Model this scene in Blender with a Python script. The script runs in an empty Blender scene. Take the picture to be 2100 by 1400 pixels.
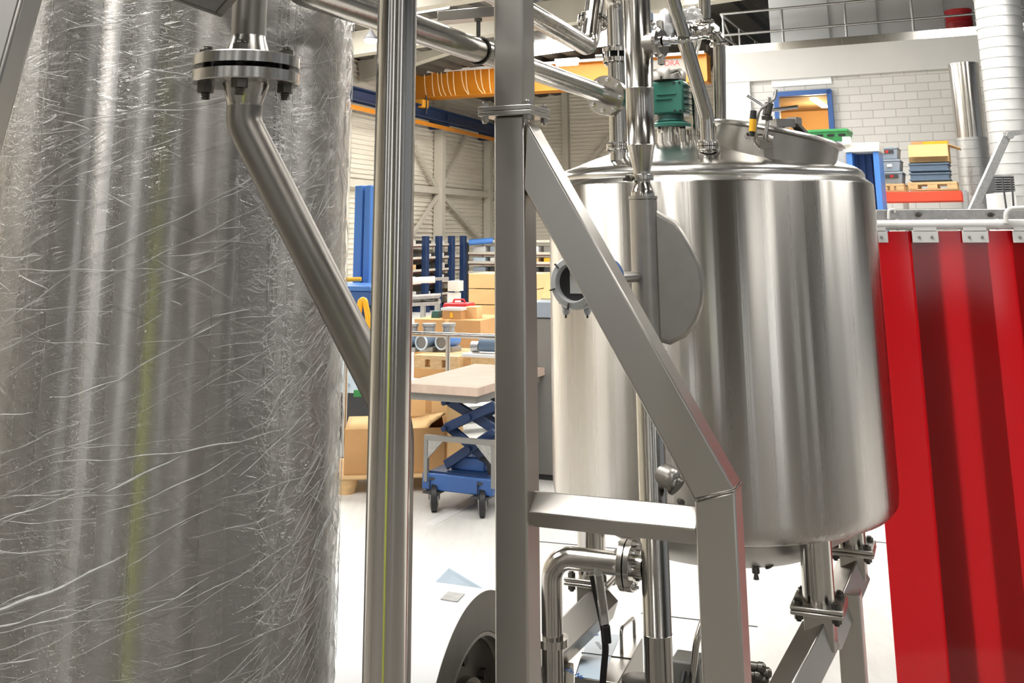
import bpy, math, random
from mathutils import Vector, Matrix
random.seed(7)
PI = math.pi
R = math.radians
SC = bpy.context.scene
COL = SC.collection
V = Vector
Z = V((0, 0, 1))

# ------------------------------------------------------------------ camera
H = 1.75
F = 2100.0
TILT = R(12.75)
ROLL = R(0.35)
CAM = V((0, 0, H))
cF = V((0, math.cos(TILT), math.sin(TILT)))
_r = V((1, 0, 0))
_u = V((0, -math.sin(TILT), math.cos(TILT)))
cR = _r * math.cos(ROLL) - _u * math.sin(ROLL)
cU = _u * math.cos(ROLL) + _r * math.sin(ROLL)
cam_data = bpy.data.cameras.new('camera')
cam_data.sensor_width = 36
cam_data.lens = 36
cam_data.shift_y = -700 / 2100
cam_data.clip_start = 0.05
cam_data.clip_end = 200
cam = bpy.data.objects.new('camera', cam_data)
COL.objects.link(cam)
cam.matrix_world = Matrix(((cR.x, cU.x, -cF.x, 0), (cR.y, cU.y, -cF.y, 0), (cR.z, cU.z, -cF.z, H), (0, 0, 0, 1)))
SC.camera = cam


def ray(px, py):
    return cF * F + cR * (px - 1050) - cU * py


def P(px, py, Y):
    d = ray(px, py)
    return CAM + d * (Y / d.y)


def PZ(px, py, z):
    d = ray(px, py)
    return CAM + d * ((z - H) / d.z)


def PL(px, py, q, n):
    d = ray(px, py)
    return CAM + d * ((q - CAM).dot(n) / d.dot(n))


def proj(p):
    d = p - CAM
    w = d.dot(cF)
    return 1050 + F * d.dot(cR) / w, -F * d.dot(cU) / w


def mm(Y):
    return Y / 2153.0


PH = R(22.5)
MU = V((math.sin(PH), math.cos(PH), 0))      # machine axis running away
MV = V((math.cos(PH), -math.sin(PH), 0))     # machine axis running right


def dirs(deg):
    a = R(deg)
    return V((math.sin(a), math.cos(a), 0)), V((math.cos(a), -math.sin(a), 0))


# ------------------------------------------------------------------ mesh builder
def basis(d):
    d = d.normalized()
    a = V((0, 0, 1)) if abs(d.z) < 0.9 else V((1, 0, 0))
    x = a.cross(d).normalized()
    return x, d.cross(x).normalized(), d


class MB:
    def __init__(s):
        s.v = []
        s.f = []

    def add(s, vs, fs):
        o = len(s.v)
        s.v += [tuple(p) for p in vs]
        s.f += [tuple(i + o for i in f) for f in fs]
        return s

    def box(s, c, sz, ax=None, ch=0.0):
        c = V(c)
        ax = ax or (V((1, 0, 0)), V((0, 1, 0)), Z)
        hx, hy, hz = sz[0] / 2, sz[1] / 2, sz[2] / 2
        pts = []
        for k in (-1, 1):
            for j in (-1, 1):
                for i in (-1, 1):
                    pts.append(c + ax[0] * hx * i + ax[1] * hy * j + ax[2] * hz * k)
        return s.add(pts, [(0, 2, 3, 1), (4, 5, 7, 6), (0, 1, 5, 4), (2, 6, 7, 3), (0, 4, 6, 2), (1, 3, 7, 5)])

    def bar(s, p0, p1, w, h, up=Z):
        """box from p0 to p1, w across, h along up"""
        p0, p1 = V(p0), V(p1)
        d = (p1 - p0)
        L = d.length
        d.normalize()
        x = d.cross(up).normalized()
        y = x.cross(d).normalized()
        return s.box((p0 + p1) / 2, (w, L, h), (x, d, y))

    def prism(s, poly, vec):
        n = len(poly)
        a = [V(p) for p in poly]
        b = [p + vec for p in a]
        fs = [tuple(range(n)), tuple(range(2 * n - 1, n - 1, -1))]
        for i in range(n):
            j = (i + 1) % n
            fs.append((i, i + n, j + n, j))
        return s.add(a + b, fs)

    def lathe(s, o, d, prof, n=40, closed=False):
        """prof: list of (radius, height along d)"""
        o = V(o)
        x, y, d = basis(V(d))
        base = len(s.v)
        rings = []
        for r, h in prof:
            if r < 1e-6:
                s.v.append(tuple(o + d * h))
                rings.append([len(s.v) - 1])
            else:
                ring = []
                for i in range(n):
                    a = 2 * PI * i / n
                    s.v.append(tuple(o + d * h + (x * math.cos(a) + y * math.sin(a)) * r))
                    ring.append(len(s.v) - 1)
                rings.append(ring)
        seq = list(zip(rings, rings[1:]))
        if closed:
            seq.append((rings[-1], rings[0]))
        for A, B in seq:
            if len(A) == 1 and len(B) == 1:
                continue
            for i in range(n):
                j = (i + 1) % n
                if len(A) == 1:
                    s.f.append((A[0], B[j], B[i]))
                elif len(B) == 1:
                    s.f.append((A[i], A[j], B[0]))
                else:
                    s.f.append((A[i], A[j], B[j], B[i]))
        return s

    def cyl(s, p0, p1, r0, r1=None, n=32):
        p0, p1 = V(p0), V(p1)
        r1 = r0 if r1 is None else r1
        L = (p1 - p0).length
        return s.lathe(p0, p1 - p0, [(0, 0), (r0, 0), (r1, L), (0, L)], n)

    def pipe(s, p0, p1, r, t=0.003, n=32):
        p0, p1 = V(p0), V(p1)
        L = (p1 - p0).length
        return s.lathe(p0, p1 - p0, [(r, 0), (r, L), (r - t, L), (r - t, 0)], n, closed=True)

    def tube(s, pts, r, n=24, cap=True):
        pts = [V(p) for p in pts]
        m = len(pts)
        T = []
        for i in range(m):
            a = pts[max(i - 1, 0)]
            b = pts[min(i + 1, m - 1)]
            T.append((b - a).normalized())
        x, y, _ = basis(T[0])
        base = len(s.v)
        rr = r if isinstance(r, (list, tuple)) else [r] * m
        for i in range(m):
            if i:
                q = T[i - 1].rotation_difference(T[i])
                x = q @ x
                y = q @ y
            for k in range(n):
                a = 2 * PI * k / n
                s.v.append(tuple(pts[i] + (x * math.cos(a) + y * math.sin(a)) * rr[i]))
        for i in range(m - 1):
            for k in range(n):
                j = (k + 1) % n
                s.f.append((base + i * n + k, base + i * n + j, base + (i + 1) * n + j, base + (i + 1) * n + k))
        if cap:
            s.f.append(tuple(base + k for k in range(n - 1, -1, -1)))
            s.f.append(tuple(base + (m - 1) * n + k for k in range(n)))
        return s

    def hexa(s, c, d, r, h):
        return s.cyl(V(c), V(c) + V(d).normalized() * h, r, r, 6)

    def torus(s, c, d, rad, r, n=40, m=10):
        prof = [(rad + r * math.cos(2 * PI * k / m), r * math.sin(2 * PI * k / m)) for k in range(m)]
        return s.lathe(c, d, prof, n, closed=True)


def fillet(pts, rad, seg=8):
    pts = [V(p) for p in pts]
    out = [pts[0]]
    for i in range(1, len(pts) - 1):
        a, b, c = pts[i - 1], pts[i], pts[i + 1]
        d0 = (a - b).normalized()
        d1 = (c - b).normalized()
        ang = d0.angle(d1)
        if ang > PI - 0.02:
            out.append(b)
            continue
        t = min(rad / math.tan(ang / 2), (a - b).length * 0.49, (c - b).length * 0.49)
        rr = t * math.tan(ang / 2)
        bis = (d0 + d1).normalized()
        cen = b + bis * (rr / math.sin(ang / 2))
        s0 = b + d0 * t - cen
        s1 = b + d1 * t - cen
        axis = s0.cross(s1).normalized()
        tot = s0.angle(s1)
        for k in range(seg + 1):
            out.append(cen + Matrix.Rotation(tot * k / seg, 3, axis) @ s0)
    out.append(pts[-1])
    return out


# ------------------------------------------------------------------ objects
ROOTLOC = {}


def setp(o, label=None, cat=None, group=None, kind=None):
    if label:
        o['label'] = label
    if cat:
        o['category'] = cat
    if group:
        o['group'] = group
    if kind:
        o['kind'] = kind
    return o


def thing(name, label, cat, loc, group=None):
    o = bpy.data.objects.new(name, None)
    COL.objects.link(o)
    o.location = loc
    o.empty_display_size = 0.05
    ROOTLOC[o.name] = V(loc)
    return setp(o, label, cat, group)


def mesh_from(mb, name, mat, loc, smooth=35):
    me = bpy.data.meshes.new(name)
    lx, ly, lz = loc
    me.from_pydata([(x - lx, y - ly, z - lz) for x, y, z in mb.v], [], mb.f)
    me.update()
    if smooth:
        me.polygons.foreach_set('use_smooth', [True] * len(me.polygons))
        me.set_sharp_from_angle(angle=R(smooth))
    me.materials.append(mat)
    return me


def addbev(o, w, seg=2):
    m = o.modifiers.new('bevel', 'BEVEL')
    m.width = w
    m.segments = seg
    m.limit_method = 'ANGLE'
    m.angle_limit = R(40)
    return o


def fixnormals(o):
    import bmesh
    b = bmesh.new()
    b.from_mesh(o.data)
    bmesh.ops.recalc_face_normals(b, faces=b.faces)
    b.to_mesh(o.data)
    b.free()


def part(name, mb, mat, parent, label=None, bevel=0, kind=None, smooth=35):
    loc = ROOTLOC[parent.name]
    o = bpy.data.objects.new(name, mesh_from(mb, name, mat, loc, smooth))
    COL.objects.link(o)
    o.parent = parent
    ROOTLOC[o.name] = loc
    fixnormals(o)
    if bevel:
        addbev(o, bevel)
    return setp(o, label, None, None, kind)


def solo(name, mb, mat, label=None, cat=None, group=None, kind=None, bevel=0, smooth=35):
    xs = [p[0] for p in mb.v]
    ys = [p[1] for p in mb.v]
    zs = [p[2] for p in mb.v]
    loc = V(((min(xs) + max(xs)) / 2, (min(ys) + max(ys)) / 2, min(zs)))
    o = bpy.data.objects.new(name, mesh_from(mb, name, mat, loc, smooth))
    o.location = loc
    COL.objects.link(o)
    ROOTLOC[o.name] = loc
    fixnormals(o)
    if bevel:
        addbev(o, bevel)
    return setp(o, label, cat, group, kind)


def text(name, body, size, c, xd, yd, mat, parent, ext=0.0005):
    cu = bpy.data.curves.new(name, 'FONT')
    cu.body = body
    cu.size = size
    cu.extrude = ext
    cu.align_x = 'CENTER'
    cu.align_y = 'CENTER'
    cu.materials.append(mat)
    tmp = bpy.data.objects.new(name, cu)
    COL.objects.link(tmp)
    bpy.context.view_layer.update()
    me = bpy.data.meshes.new_from_object(tmp.evaluated_get(bpy.context.evaluated_depsgraph_get()))
    bpy.data.objects.remove(tmp)
    me.name = name
    o = bpy.data.objects.new(name, me)
    COL.objects.link(o)
    xd = V(xd).normalized()
    yd = V(yd).normalized()
    zd = xd.cross(yd).normalized()
    loc = V(c)
    o.parent = parent
    loc = loc - ROOTLOC[parent.name]
    o.matrix_local = Matrix(((xd.x, yd.x, zd.x, loc.x), (xd.y, yd.y, zd.y, loc.y), (xd.z, yd.z, zd.z, loc.z), (0, 0, 0, 1)))
    return o


# ------------------------------------------------------------------ materials
def newmat(name):
    m = bpy.data.materials.new(name)
    m.use_nodes = True
    nt = m.node_tree
    b = nt.nodes['Principled BSDF']
    return m, nt, b


def lin(c):
    return tuple(((x / 12.92) if x <= 0.04045 else ((x + 0.055) / 1.055) ** 2.4) for x in c)


def s8(r, g, b):
    return lin((r / 255, g / 255, b / 255))


def coords(nt, scale, kind='Object'):
    tc = nt.nodes.new('ShaderNodeTexCoord')
    mp = nt.nodes.new('ShaderNodeMapping')
    mp.inputs['Scale'].default_value = scale
    nt.links.new(tc.outputs[kind], mp.inputs['Vector'])
    return mp.outputs['Vector']


def noise(nt, vec, scale, detail=3, rough=0.5):
    n = nt.nodes.new('ShaderNodeTexNoise')
    n.inputs['Scale'].default_value = scale
    n.inputs['Detail'].default_value = detail
    n.inputs['Roughness'].default_value = rough
    nt.links.new(vec, n.inputs['Vector'])
    return n.outputs['Fac']


def ramp(nt, fac, a, b, lo=0.3, hi=0.7):
    r = nt.nodes.new('ShaderNodeValToRGB')
    r.color_ramp.elements[0].position = lo
    r.color_ramp.elements[1].position = hi
    r.color_ramp.elements[0].color = (*a, 1) if len(a) == 3 else a
    r.color_ramp.elements[1].color = (*b, 1) if len(b) == 3 else b
    nt.links.new(fac, r.inputs['Fac'])
    return r.outputs['Color']


def maprange(nt, fac, a, b, lo=0.25, hi=0.75):
    m = nt.nodes.new('ShaderNodeMapRange')
    m.inputs['From Min'].default_value = lo
    m.inputs['From Max'].default_value = hi
    m.inputs['To Min'].default_value = a
    m.inputs['To Max'].default_value = b
    nt.links.new(fac, m.inputs['Value'])
    return m.outputs['Result']


def bump(nt, b, h, strength, dist=0.01):
    n = nt.nodes.new('ShaderNodeBump')
    n.inputs['Strength'].default_value = strength
    n.inputs['Distance'].default_value = dist
    nt.links.new(h, n.inputs['Height'])
    nt.links.new(n.outputs['Normal'], b.inputs['Normal'])


def steel(name, col=(0.60, 0.585, 0.555), rough=(0.2, 0.3), aniso=0.0, radial=False, scale=(6, 6, 0.4), bstr=0.0, nscale=8.0, var=0.85):
    m, nt, b = newmat(name)
    vec = coords(nt, scale)
    f = noise(nt, vec, nscale, 4, 0.55)
    b.inputs['Metallic'].default_value = 1
    nt.links.new(ramp(nt, f, tuple(c * var for c in col), col), b.inputs['Base Color'])
    nt.links.new(maprange(nt, f, rough[0], rough[1]), b.inputs['Roughness'])
    if aniso:
        b.inputs['Anisotropic'].default_value = aniso
        b.inputs['Anisotropic Rotation'].default_value = 0.25
        tn = nt.nodes.new('ShaderNodeTangent')
        tn.direction_type = 'RADIAL'
        tn.axis = 'Z'
        nt.links.new(tn.outputs['Tangent'], b.inputs['Tangent'])
    if bstr:
        bump(nt, b, f, bstr, 0.002)
    return m


def paint(name, col, rough=0.45, var=0.88, nscale=3.0, spec=0.5, scale=(1, 1, 1), bstr=0.0, metal=0.0):
    m, nt, b = newmat(name)
    vec = coords(nt, scale)
    f = noise(nt, vec, nscale, 4, 0.6)
    nt.links.new(ramp(nt, f, tuple(c * var for c in col), col), b.inputs['Base Color'])
    b.inputs['Roughness'].default_value = rough
    b.inputs['Specular IOR Level'].default_value = spec
    b.inputs['Metallic'].default_value = metal
    if bstr:
        bump(nt, b, f, bstr, 0.004)
    return m


def emit(name, col, st):
    m = bpy.data.materials.new(name)
    m.use_nodes = True
    nt = m.node_tree
    nt.nodes.clear()
    o = nt.nodes.new('ShaderNodeOutputMaterial')
    e = nt.nodes.new('ShaderNodeEmission')
    e.inputs['Color'].default_value = (*col, 1)
    e.inputs['Strength'].default_value = st
    nt.links.new(e.outputs[0], o.inputs['Surface'])
    return m


M = {}
M['tank'] = steel('brushed_tank_steel', (0.55, 0.525, 0.49), (0.24, 0.32), 1.0, True, (9, 9, 0.03), 0.28, 2.6, 0.9)
M['head'] = steel('polished_head_steel', (0.70, 0.685, 0.66), (0.18, 0.28), 0, False, (3, 3, 3), 0.04, 2.0, 0.95)
M['frame'] = steel('satin_frame_steel', (0.54, 0.515, 0.48), (0.28, 0.32), 0, False, (1, 1, 0.6), 0.0, 2.0, 0.93)
M['pol'] = steel('polished_pipe_steel', (0.56, 0.535, 0.50), (0.12, 0.22), 0.5, True, (12, 12, 0.6), 0.03, 4.0, 0.93)
M['pipe'] = steel('drawn_pipe_steel', (0.52, 0.50, 0.465), (0.14, 0.24), 0.0, False, (30, 30, 0.6), 0.10, 3.0, 0.9)
M['matte'] = steel('pickled_matte_steel', (0.26, 0.243, 0.22), (0.33, 0.46), 0, False, (4, 4, 2), 0.05, 5.0, 0.82)
M['satin'] = steel('glass_beaded_steel', (0.42, 0.40, 0.37), (0.34, 0.44), 0, False, (4, 4, 4), 0.02, 6.0, 0.9)
M['flange'] = steel('machined_flange_steel', (0.5, 0.48, 0.45), (0.16, 0.32), 0, False, (40, 40, 3), 0.08, 3.0, 0.8)
M['bolt'] = steel('dark_bolt_steel', (0.14, 0.132, 0.12), (0.3, 0.42), 0, False, (20, 20, 20), 0, 3.0, 0.75)
M['chrome'] = steel('chromed_steel', (0.80, 0.80, 0.80), (0.03, 0.07), 0, False, (3, 3, 3), 0, 3.0, 0.97)
M['wtank'] = steel('wrapped_vessel_steel', (0.54, 0.515, 0.485), (0.24, 0.34), 1.0, True, (14, 14, 0.05), 0.10, 2.5, 0.86)
M['galv'] = steel('galvanised_steel', (0.50, 0.50, 0.49), (0.38, 0.55), 0, False, (6, 6, 6), 0.03, 8.0, 0.7)
M['duct'] = steel('spiral_duct_steel', (0.56, 0.56, 0.55), (0.5, 0.6), 0, False, (2, 2, 2), 0, 3.0, 0.93)
M['rubber'] = paint('black_rubber', (0.012, 0.012, 0.013), 0.5)
M['gasket'] = paint('black_gasket', (0.008, 0.008, 0.008), 0.8)
M['white'] = paint('white_paint', (0.80, 0.79, 0.77), 0.4, 0.94)
M['whitegloss'] = paint('blasted_white_steel', (0.86, 0.86, 0.87), 0.42, 0.97)
M['offwhite'] = paint('cream_paint', (0.66, 0.64, 0.59), 0.5, 0.92)
M['green'] = paint('green_enamel', s8(62, 128, 112), 0.35, 0.88, 6)
M['dkgreen'] = paint('dark_green_enamel', s8(44, 88, 82), 0.4, 0.85, 6)
M['blue'] = paint('blue_paint', s8(72, 124, 196), 0.4, 0.9)
M['midblue'] = paint('mid_blue_paint', s8(52, 92, 154), 0.45, 0.85)
M['navy'] = paint('navy_paint', s8(22, 48, 88), 0.5, 0.8)
M['yellow'] = paint('yellow_crane_paint', s8(206, 128, 22), 0.45, 0.9)
M['yel2'] = paint('signal_yellow_paint', s8(250, 186, 40), 0.4, 0.92)
M['red'] = paint('red_paint', s8(200, 44, 48), 0.45, 0.88)
M['orange'] = paint('orange_red_paint', s8(236, 84, 56), 0.45, 0.9)
M['card'] = paint('cardboard', s8(222, 184, 132), 0.8, 0.9, 4, 0.2)
M['card2'] = paint('brown_cardboard', s8(196, 152, 104), 0.8, 0.88, 4, 0.2)
M['wood'] = paint('pallet_wood', s8(226, 190, 140), 0.75, 0.75, 6, 0.2, (1, 6, 6))
M['ply'] = paint('worn_plywood', s8(208, 186, 170), 0.7, 0.8, 5, 0.25, (1, 5, 1))
M['grey'] = paint('grey_plastic', s8(150, 160, 172), 0.5, 0.9)
M['dkgrey'] = paint('dark_grey_plastic', s8(60, 60, 62), 0.6, 0.85)
M['slate'] = paint('blue_grey_plastic', s8(104, 122, 142), 0.5, 0.7, 20, 0.4, (1, 1, 12))
M['midgrey'] = paint('grey_cabinet_paint', s8(128, 126, 122), 0.5, 0.93)
M['palefilm'] = paint('pale_blue_film', s8(206, 222, 236), 0.4, 0.95)
M['crate'] = paint('green_crate_plastic', s8(66, 150, 88), 0.45, 0.75, 9, 0.4, (3, 3, 6))
M['orangehoist'] = paint('orange_hoist_paint', s8(232, 160, 40), 0.5, 0.85)
M['silver'] = paint('silver_cover_ring', (0.62, 0.63, 0.64), 0.35, 0.92, 5)
M['paper'] = paint('printed_paper', (0.82, 0.82, 0.80), 0.6, 0.85, 18)
M['yellowpaper'] = paint('yellow_paper', s8(250, 226, 160), 0.7, 0.92, 8)
M['ink'] = paint('blue_print_ink', s8(60, 110, 180), 0.6, 0.9)
M['inkgrey'] = paint('dark_print_ink', s8(70, 90, 110), 0.6, 0.9)
M['redink'] = paint('red_lettering', s8(170, 30, 40), 0.5, 0.9)
M['cable'] = paint('ivory_cable', s8(244, 214, 170), 0.5, 0.9)
M['concretebeam'] = paint('precast_concrete', s8(176, 172, 160), 0.8, 0.85, 2, 0.2)
M['roof'] = paint('dark_roof_deck', s8(92, 88, 82), 0.7, 0.75, 2, 0.2)
M['column'] = paint('cream_steel_column', s8(200, 194, 180), 0.6, 0.93, 2)
M['fascia'] = paint('white_fascia_render', (0.60, 0.595, 0.575), 0.7, 0.95, 1.5, 0.2)
M['panelwhite'] = paint('white_wall_panel', (0.80, 0.82, 0.83), 0.5, 0.95, 1.0, 0.3)
M['warmwall'] = paint('warm_room_wall', s8(226, 190, 140), 0.8, 0.95)
M['warmceil'] = paint('warm_room_ceiling', s8(150, 128, 100), 0.8, 0.95)
M['hivis'] = paint('hivis_jacket_yellow', s8(212, 228, 48), 0.7, 0.9)
M['darkfloor'] = paint('dark_reflection_floor', (0.24, 0.225, 0.205), 0.5, 0.75, 0.8, 0.3)
M['signgrey'] = paint('dull_sign_plate', (0.30, 0.28, 0.25), 0.6, 0.93)
M['darkwall'] = paint('dark_rear_wall', (0.19, 0.18, 0.165), 0.6, 0.8, 0.5)
M['rust'] = paint('brown_rack_arm', s8(92, 44, 40), 0.6, 0.75, 5)
M['sky'] = emit('skylight_glow', (1.0, 0.98, 0.94), 19.0)
M['lamp'] = emit('lamp_glow', (1.0, 0.97, 0.90), 60.0)
M['tubeglow'] = emit('tube_light_glow', (1.0, 0.97, 0.92), 9.0)
M['warmlamp'] = emit('warm_tube_glow', (1.0, 0.78, 0.45), 8.0)
M['streakglow'] = emit('streak_strip_glow', (0.95, 0.98, 1.0), 3.2)


def mat_floor():
    m, nt, b = newmat('pale_concrete_floor')
    vec = coords(nt, (1, 1, 1))
    f = noise(nt, vec, 0.7, 6, 0.6)
    g = noise(nt, coords(nt, (3, 0.6, 1)), 5, 5, 0.7)
    mx = nt.nodes.new('ShaderNodeMath')
    mx.operation = 'MULTIPLY'
    nt.links.new(f, mx.inputs[0])
    nt.links.new(g, mx.inputs[1])
    nt.links.new(ramp(nt, mx.outputs[0], (0.62, 0.60, 0.56), (0.72, 0.705, 0.67), 0.12, 0.3), b.inputs['Base Color'])
    b.inputs['Roughness'].default_value = 0.45
    b.inputs['Specular IOR Level'].default_value = 0.3
    return m


def mat_blocks():
    m, nt, b = newmat('painted_concrete_block')
    tc = nt.nodes.new('ShaderNodeTexCoord')
    mp = nt.nodes.new('ShaderNodeMapping')
    br = nt.nodes.new('ShaderNodeTexBrick')
    nt.links.new(tc.outputs['UV'], mp.inputs['Vector'])
    nt.links.new(mp.outputs['Vector'], br.inputs['Vector'])
    br.inputs['Color1'].default_value = (0.55, 0.54, 0.515, 1)
    br.inputs['Color2'].default_value = (0.59, 0.58, 0.555, 1)
    br.inputs['Mortar'].default_value = (0.40, 0.39, 0.37, 1)
    br.inputs['Scale'].default_value = 1
    br.inputs['Mortar Size'].default_value = 0.008
    br.inputs['Brick Width'].default_value = 0.395
    br.inputs['Row Height'].default_value = 0.15
    br.inputs['Bias'].default_value = -0.2
    nt.links.new(br.outputs['Color'], b.inputs['Base Color'])
    b.inputs['Roughness'].default_value = 0.75
    inv = nt.nodes.new('ShaderNodeMath')
    inv.operation = 'SUBTRACT'
    inv.inputs[0].default_value = 1
    nt.links.new(br.outputs['Fac'], inv.inputs[1])
    bump(nt, b, inv.outputs[0], 0.6, 0.02)
    return m


def mat_clad():
    m, nt, b = newmat('ribbed_wall_cladding')
    f = noise(nt, coords(nt, (0.6, 0.6, 7)), 1.2, 4, 0.6)
    nt.links.new(ramp(nt, f, s8(212, 205, 190), s8(232, 226, 213)), b.inputs['Base Color'])
    b.inputs['Roughness'].default_value = 0.55
    return m


def mat_curtain():
    m = bpy.data.materials.new('red_pvc_strip')
    m.use_nodes = True
    nt = m.node_tree
    nt.nodes.clear()
    o = nt.nodes.new('ShaderNodeOutputMaterial')
    f = noise(nt, coords(nt, (1, 1, 0.3)), 4, 3, 0.5)
    d = nt.nodes.new('ShaderNodeBsdfDiffuse')
    t = nt.nodes.new('ShaderNodeBsdfTranslucent')
    g = nt.nodes.new('ShaderNodeBsdfGlossy')
    g.inputs['Roughness'].default_value = 0.12
    nt.links.new(ramp(nt, f, (0.33, 0.008, 0.011), (0.38, 0.010, 0.013)), d.inputs['Color'])
    t.inputs['Color'].default_value = (0.44, 0.007, 0.011, 1)
    a = nt.nodes.new('ShaderNodeMixShader')
    a.inputs[0].default_value = 0.72
    nt.links.new(d.outputs[0], a.inputs[1])
    nt.links.new(t.outputs[0], a.inputs[2])
    fr = nt.nodes.new('ShaderNodeFresnel')
    fr.inputs['IOR'].default_value = 1.4
    b = nt.nodes.new('ShaderNodeMixShader')
    nt.links.new(fr.outputs[0], b.inputs[0])
    nt.links.new(a.outputs[0], b.inputs[1])
    nt.links.new(g.outputs[0], b.inputs[2])
    nt.links.new(b.outputs[0], o.inputs['Surface'])
    return m


def mat_film(name, gloss, white, rough, bscale, bstr, streak=False):
    m = bpy.data.materials.new(name)
    m.use_nodes = True
    nt = m.node_tree
    nt.nodes.clear()
    o = nt.nodes.new('ShaderNodeOutputMaterial')
    tr = nt.nodes.new('ShaderNodeBsdfTransparent')
    tr.inputs['Color'].default_value = (0.97, 0.97, 0.97, 1)
    g = nt.nodes.new('ShaderNodeBsdfGlossy')
    g.inputs['Roughness'].default_value = rough
    g.inputs['Color'].default_value = (1, 1, 1, 1)
    d = nt.nodes.new('ShaderNodeBsdfDiffuse')
    d.inputs['Color'].default_value = (0.85, 0.85, 0.84, 1)
    tl = nt.nodes.new('ShaderNodeBsdfTranslucent')
    tl.inputs['Color'].default_value = (0.85, 0.85, 0.84, 1)
    dm = nt.nodes.new('ShaderNodeMixShader')
    nt.links.new(d.outputs[0], dm.inputs[1])
    nt.links.new(tl.outputs[0], dm.inputs[2])
    vec = coords(nt, bscale)
    f = noise(nt, vec, 1.0, 5, 0.65)
    wfac = None
    if streak:
        tc = nt.nodes.new('ShaderNodeTexCoord')
        outs = []
        for ang, sc_ in ((-24, (7, 7, 85)), (18, (9, 9, 110)), (-52, (10, 10, 75))):
            rot = nt.nodes.new('ShaderNodeMapping')
            rot.inputs['Rotation'].default_value = (0, R(ang), R(18))
            nt.links.new(tc.outputs['Object'], rot.inputs['Vector'])
            mp = nt.nodes.new('ShaderNodeMapping')
            mp.inputs['Scale'].default_value = sc_
            nt.links.new(rot.outputs[0], mp.inputs['Vector'])
            outs.append(noise(nt, mp.outputs[0], 1.0, 4, 0.6))
        mx = outs[0]
        for o_ in outs[1:]:
            k_ = nt.nodes.new('ShaderNodeMath')
            k_.operation = 'MAXIMUM'
            nt.links.new(mx, k_.inputs[0])
            nt.links.new(o_, k_.inputs[1])
            mx = k_.outputs[0]
        ad = nt.nodes.new('ShaderNodeMath')
        ad.operation = 'ADD'
        nt.links.new(f, ad.inputs[0])
        nt.links.new(mx, ad.inputs[1])
        f = ad.outputs[0]
        wfac = maprange(nt, mx, white * 0.5, white * 3.5, 0.60, 0.78)
    bm = nt.nodes.new('ShaderNodeBump')
    bm.inputs['Strength'].default_value = bstr
    bm.inputs['Distance'].default_value = 0.02
    nt.links.new(f, bm.inputs['Height'])
    nt.links.new(bm.outputs[0], g.inputs['Normal'])
    s1 = nt.nodes.new('ShaderNodeMixShader')
    fr = nt.nodes.new('ShaderNodeLayerWeight')
    fr.inputs['Blend'].default_value = 0.25
    nt.links.new(bm.outputs[0], fr.inputs['Normal'])
    mr = maprange(nt, fr.outputs['Fresnel'], gloss, min(1, gloss + 0.6), 0.05, 1.0)
    nt.links.new(mr, s1.inputs[0])
    nt.links.new(tr.outputs[0], s1.inputs[1])
    nt.links.new(g.outputs[0], s1.inputs[2])
    s2 = nt.nodes.new('ShaderNodeMixShader')
    s2.inputs[0].default_value = white
    if wfac is not None:
        nt.links.new(wfac, s2.inputs[0])
    nt.links.new(s1.outputs[0], s2.inputs[1])
    nt.links.new(dm.outputs[0], s2.inputs[2])
    nt.links.new(s2.outputs[0], o.inputs['Surface'])
    return m


M['floor'] = mat_floor()
M['block'] = mat_blocks()
M['clad'] = mat_clad()
M['curtain'] = mat_curtain()
M['film'] = mat_film('stretch_film', 0.13, 0.065, 0.09, (22, 22, 50), 0.5, True)
M['crease'] = mat_film('stretch_film_crease', 0.5, 0.62, 0.12, (60, 60, 60), 0.5)
M['bag'] = mat_film('crumpled_plastic_bag', 0.3, 0.45, 0.12, (14, 14, 14), 0.9)

# ================================================================== THE HALL
uL, vL = dirs(19.5)
uB, vB = dirs(21)
uR, vR = dirs(25)
KC = P(1003, 475, 30)
KC.z = 0
QR = P(1509, 472, 20.0)
QR.z = 0


def PWL(px, py, off=0.0):
    return PL(px, py, KC + vL * off, vL)


def PWB(px, py, off=0.0):
    return PL(px, py, KC - uB * off, uB)


def PWR(px, py, off=0.0):
    return PL(px, py, QR - uR * off, uR)


def at(p, z):
    return V((p.x, p.y, z))


CEIL = 5.5


def deckz(p):
    w_ = (V((p[0], p[1], 0)) - KC).dot(vL)
    d_ = (QR - V((p[0], p[1], 0))).dot(uR)
    return 5.42 + 0.06 * w_ + 0.7 * min(2.0, max(0.0, min(w_ - 6.3, 2.9 - d_)))



def structure(name, mb, mat, bevel=0, smooth=30):
    return solo(name, mb, mat, kind='structure', bevel=bevel, smooth=smooth)


floor = structure('floor', MB().box((4, 10, -0.05), (64, 60, 0.1)), M['floor'])
structure('floor_2', MB().box((4, -3.55, 0.001), (40, 13.9, 0.004)), M['darkfloor'])  # unseen dark floor slab, added to darken reflections in the steel
# saw-cut floor joints and painted line
for a, b in (((1100, 1110), (1200, 1119)), ((1380, 1265), (1440, 1272)), ((1760, 1107), (1815, 1113))):
    p0, p1 = PZ(*a, 0.0), PZ(*b, 0.0)
    d = (p1 - p0).normalized()
    structure('trim_1', MB().bar(p0 - d * 0.15 + Z * 0.001, p1 + d * 0.25 + Z * 0.001, 0.008, 0.003), M['dkgrey'])
structure('trim_2', MB().bar(PZ(880, 1076, 0.0015), PZ(990, 1018, 0.0015), 0.07, 0.003), M['white'])

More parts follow.
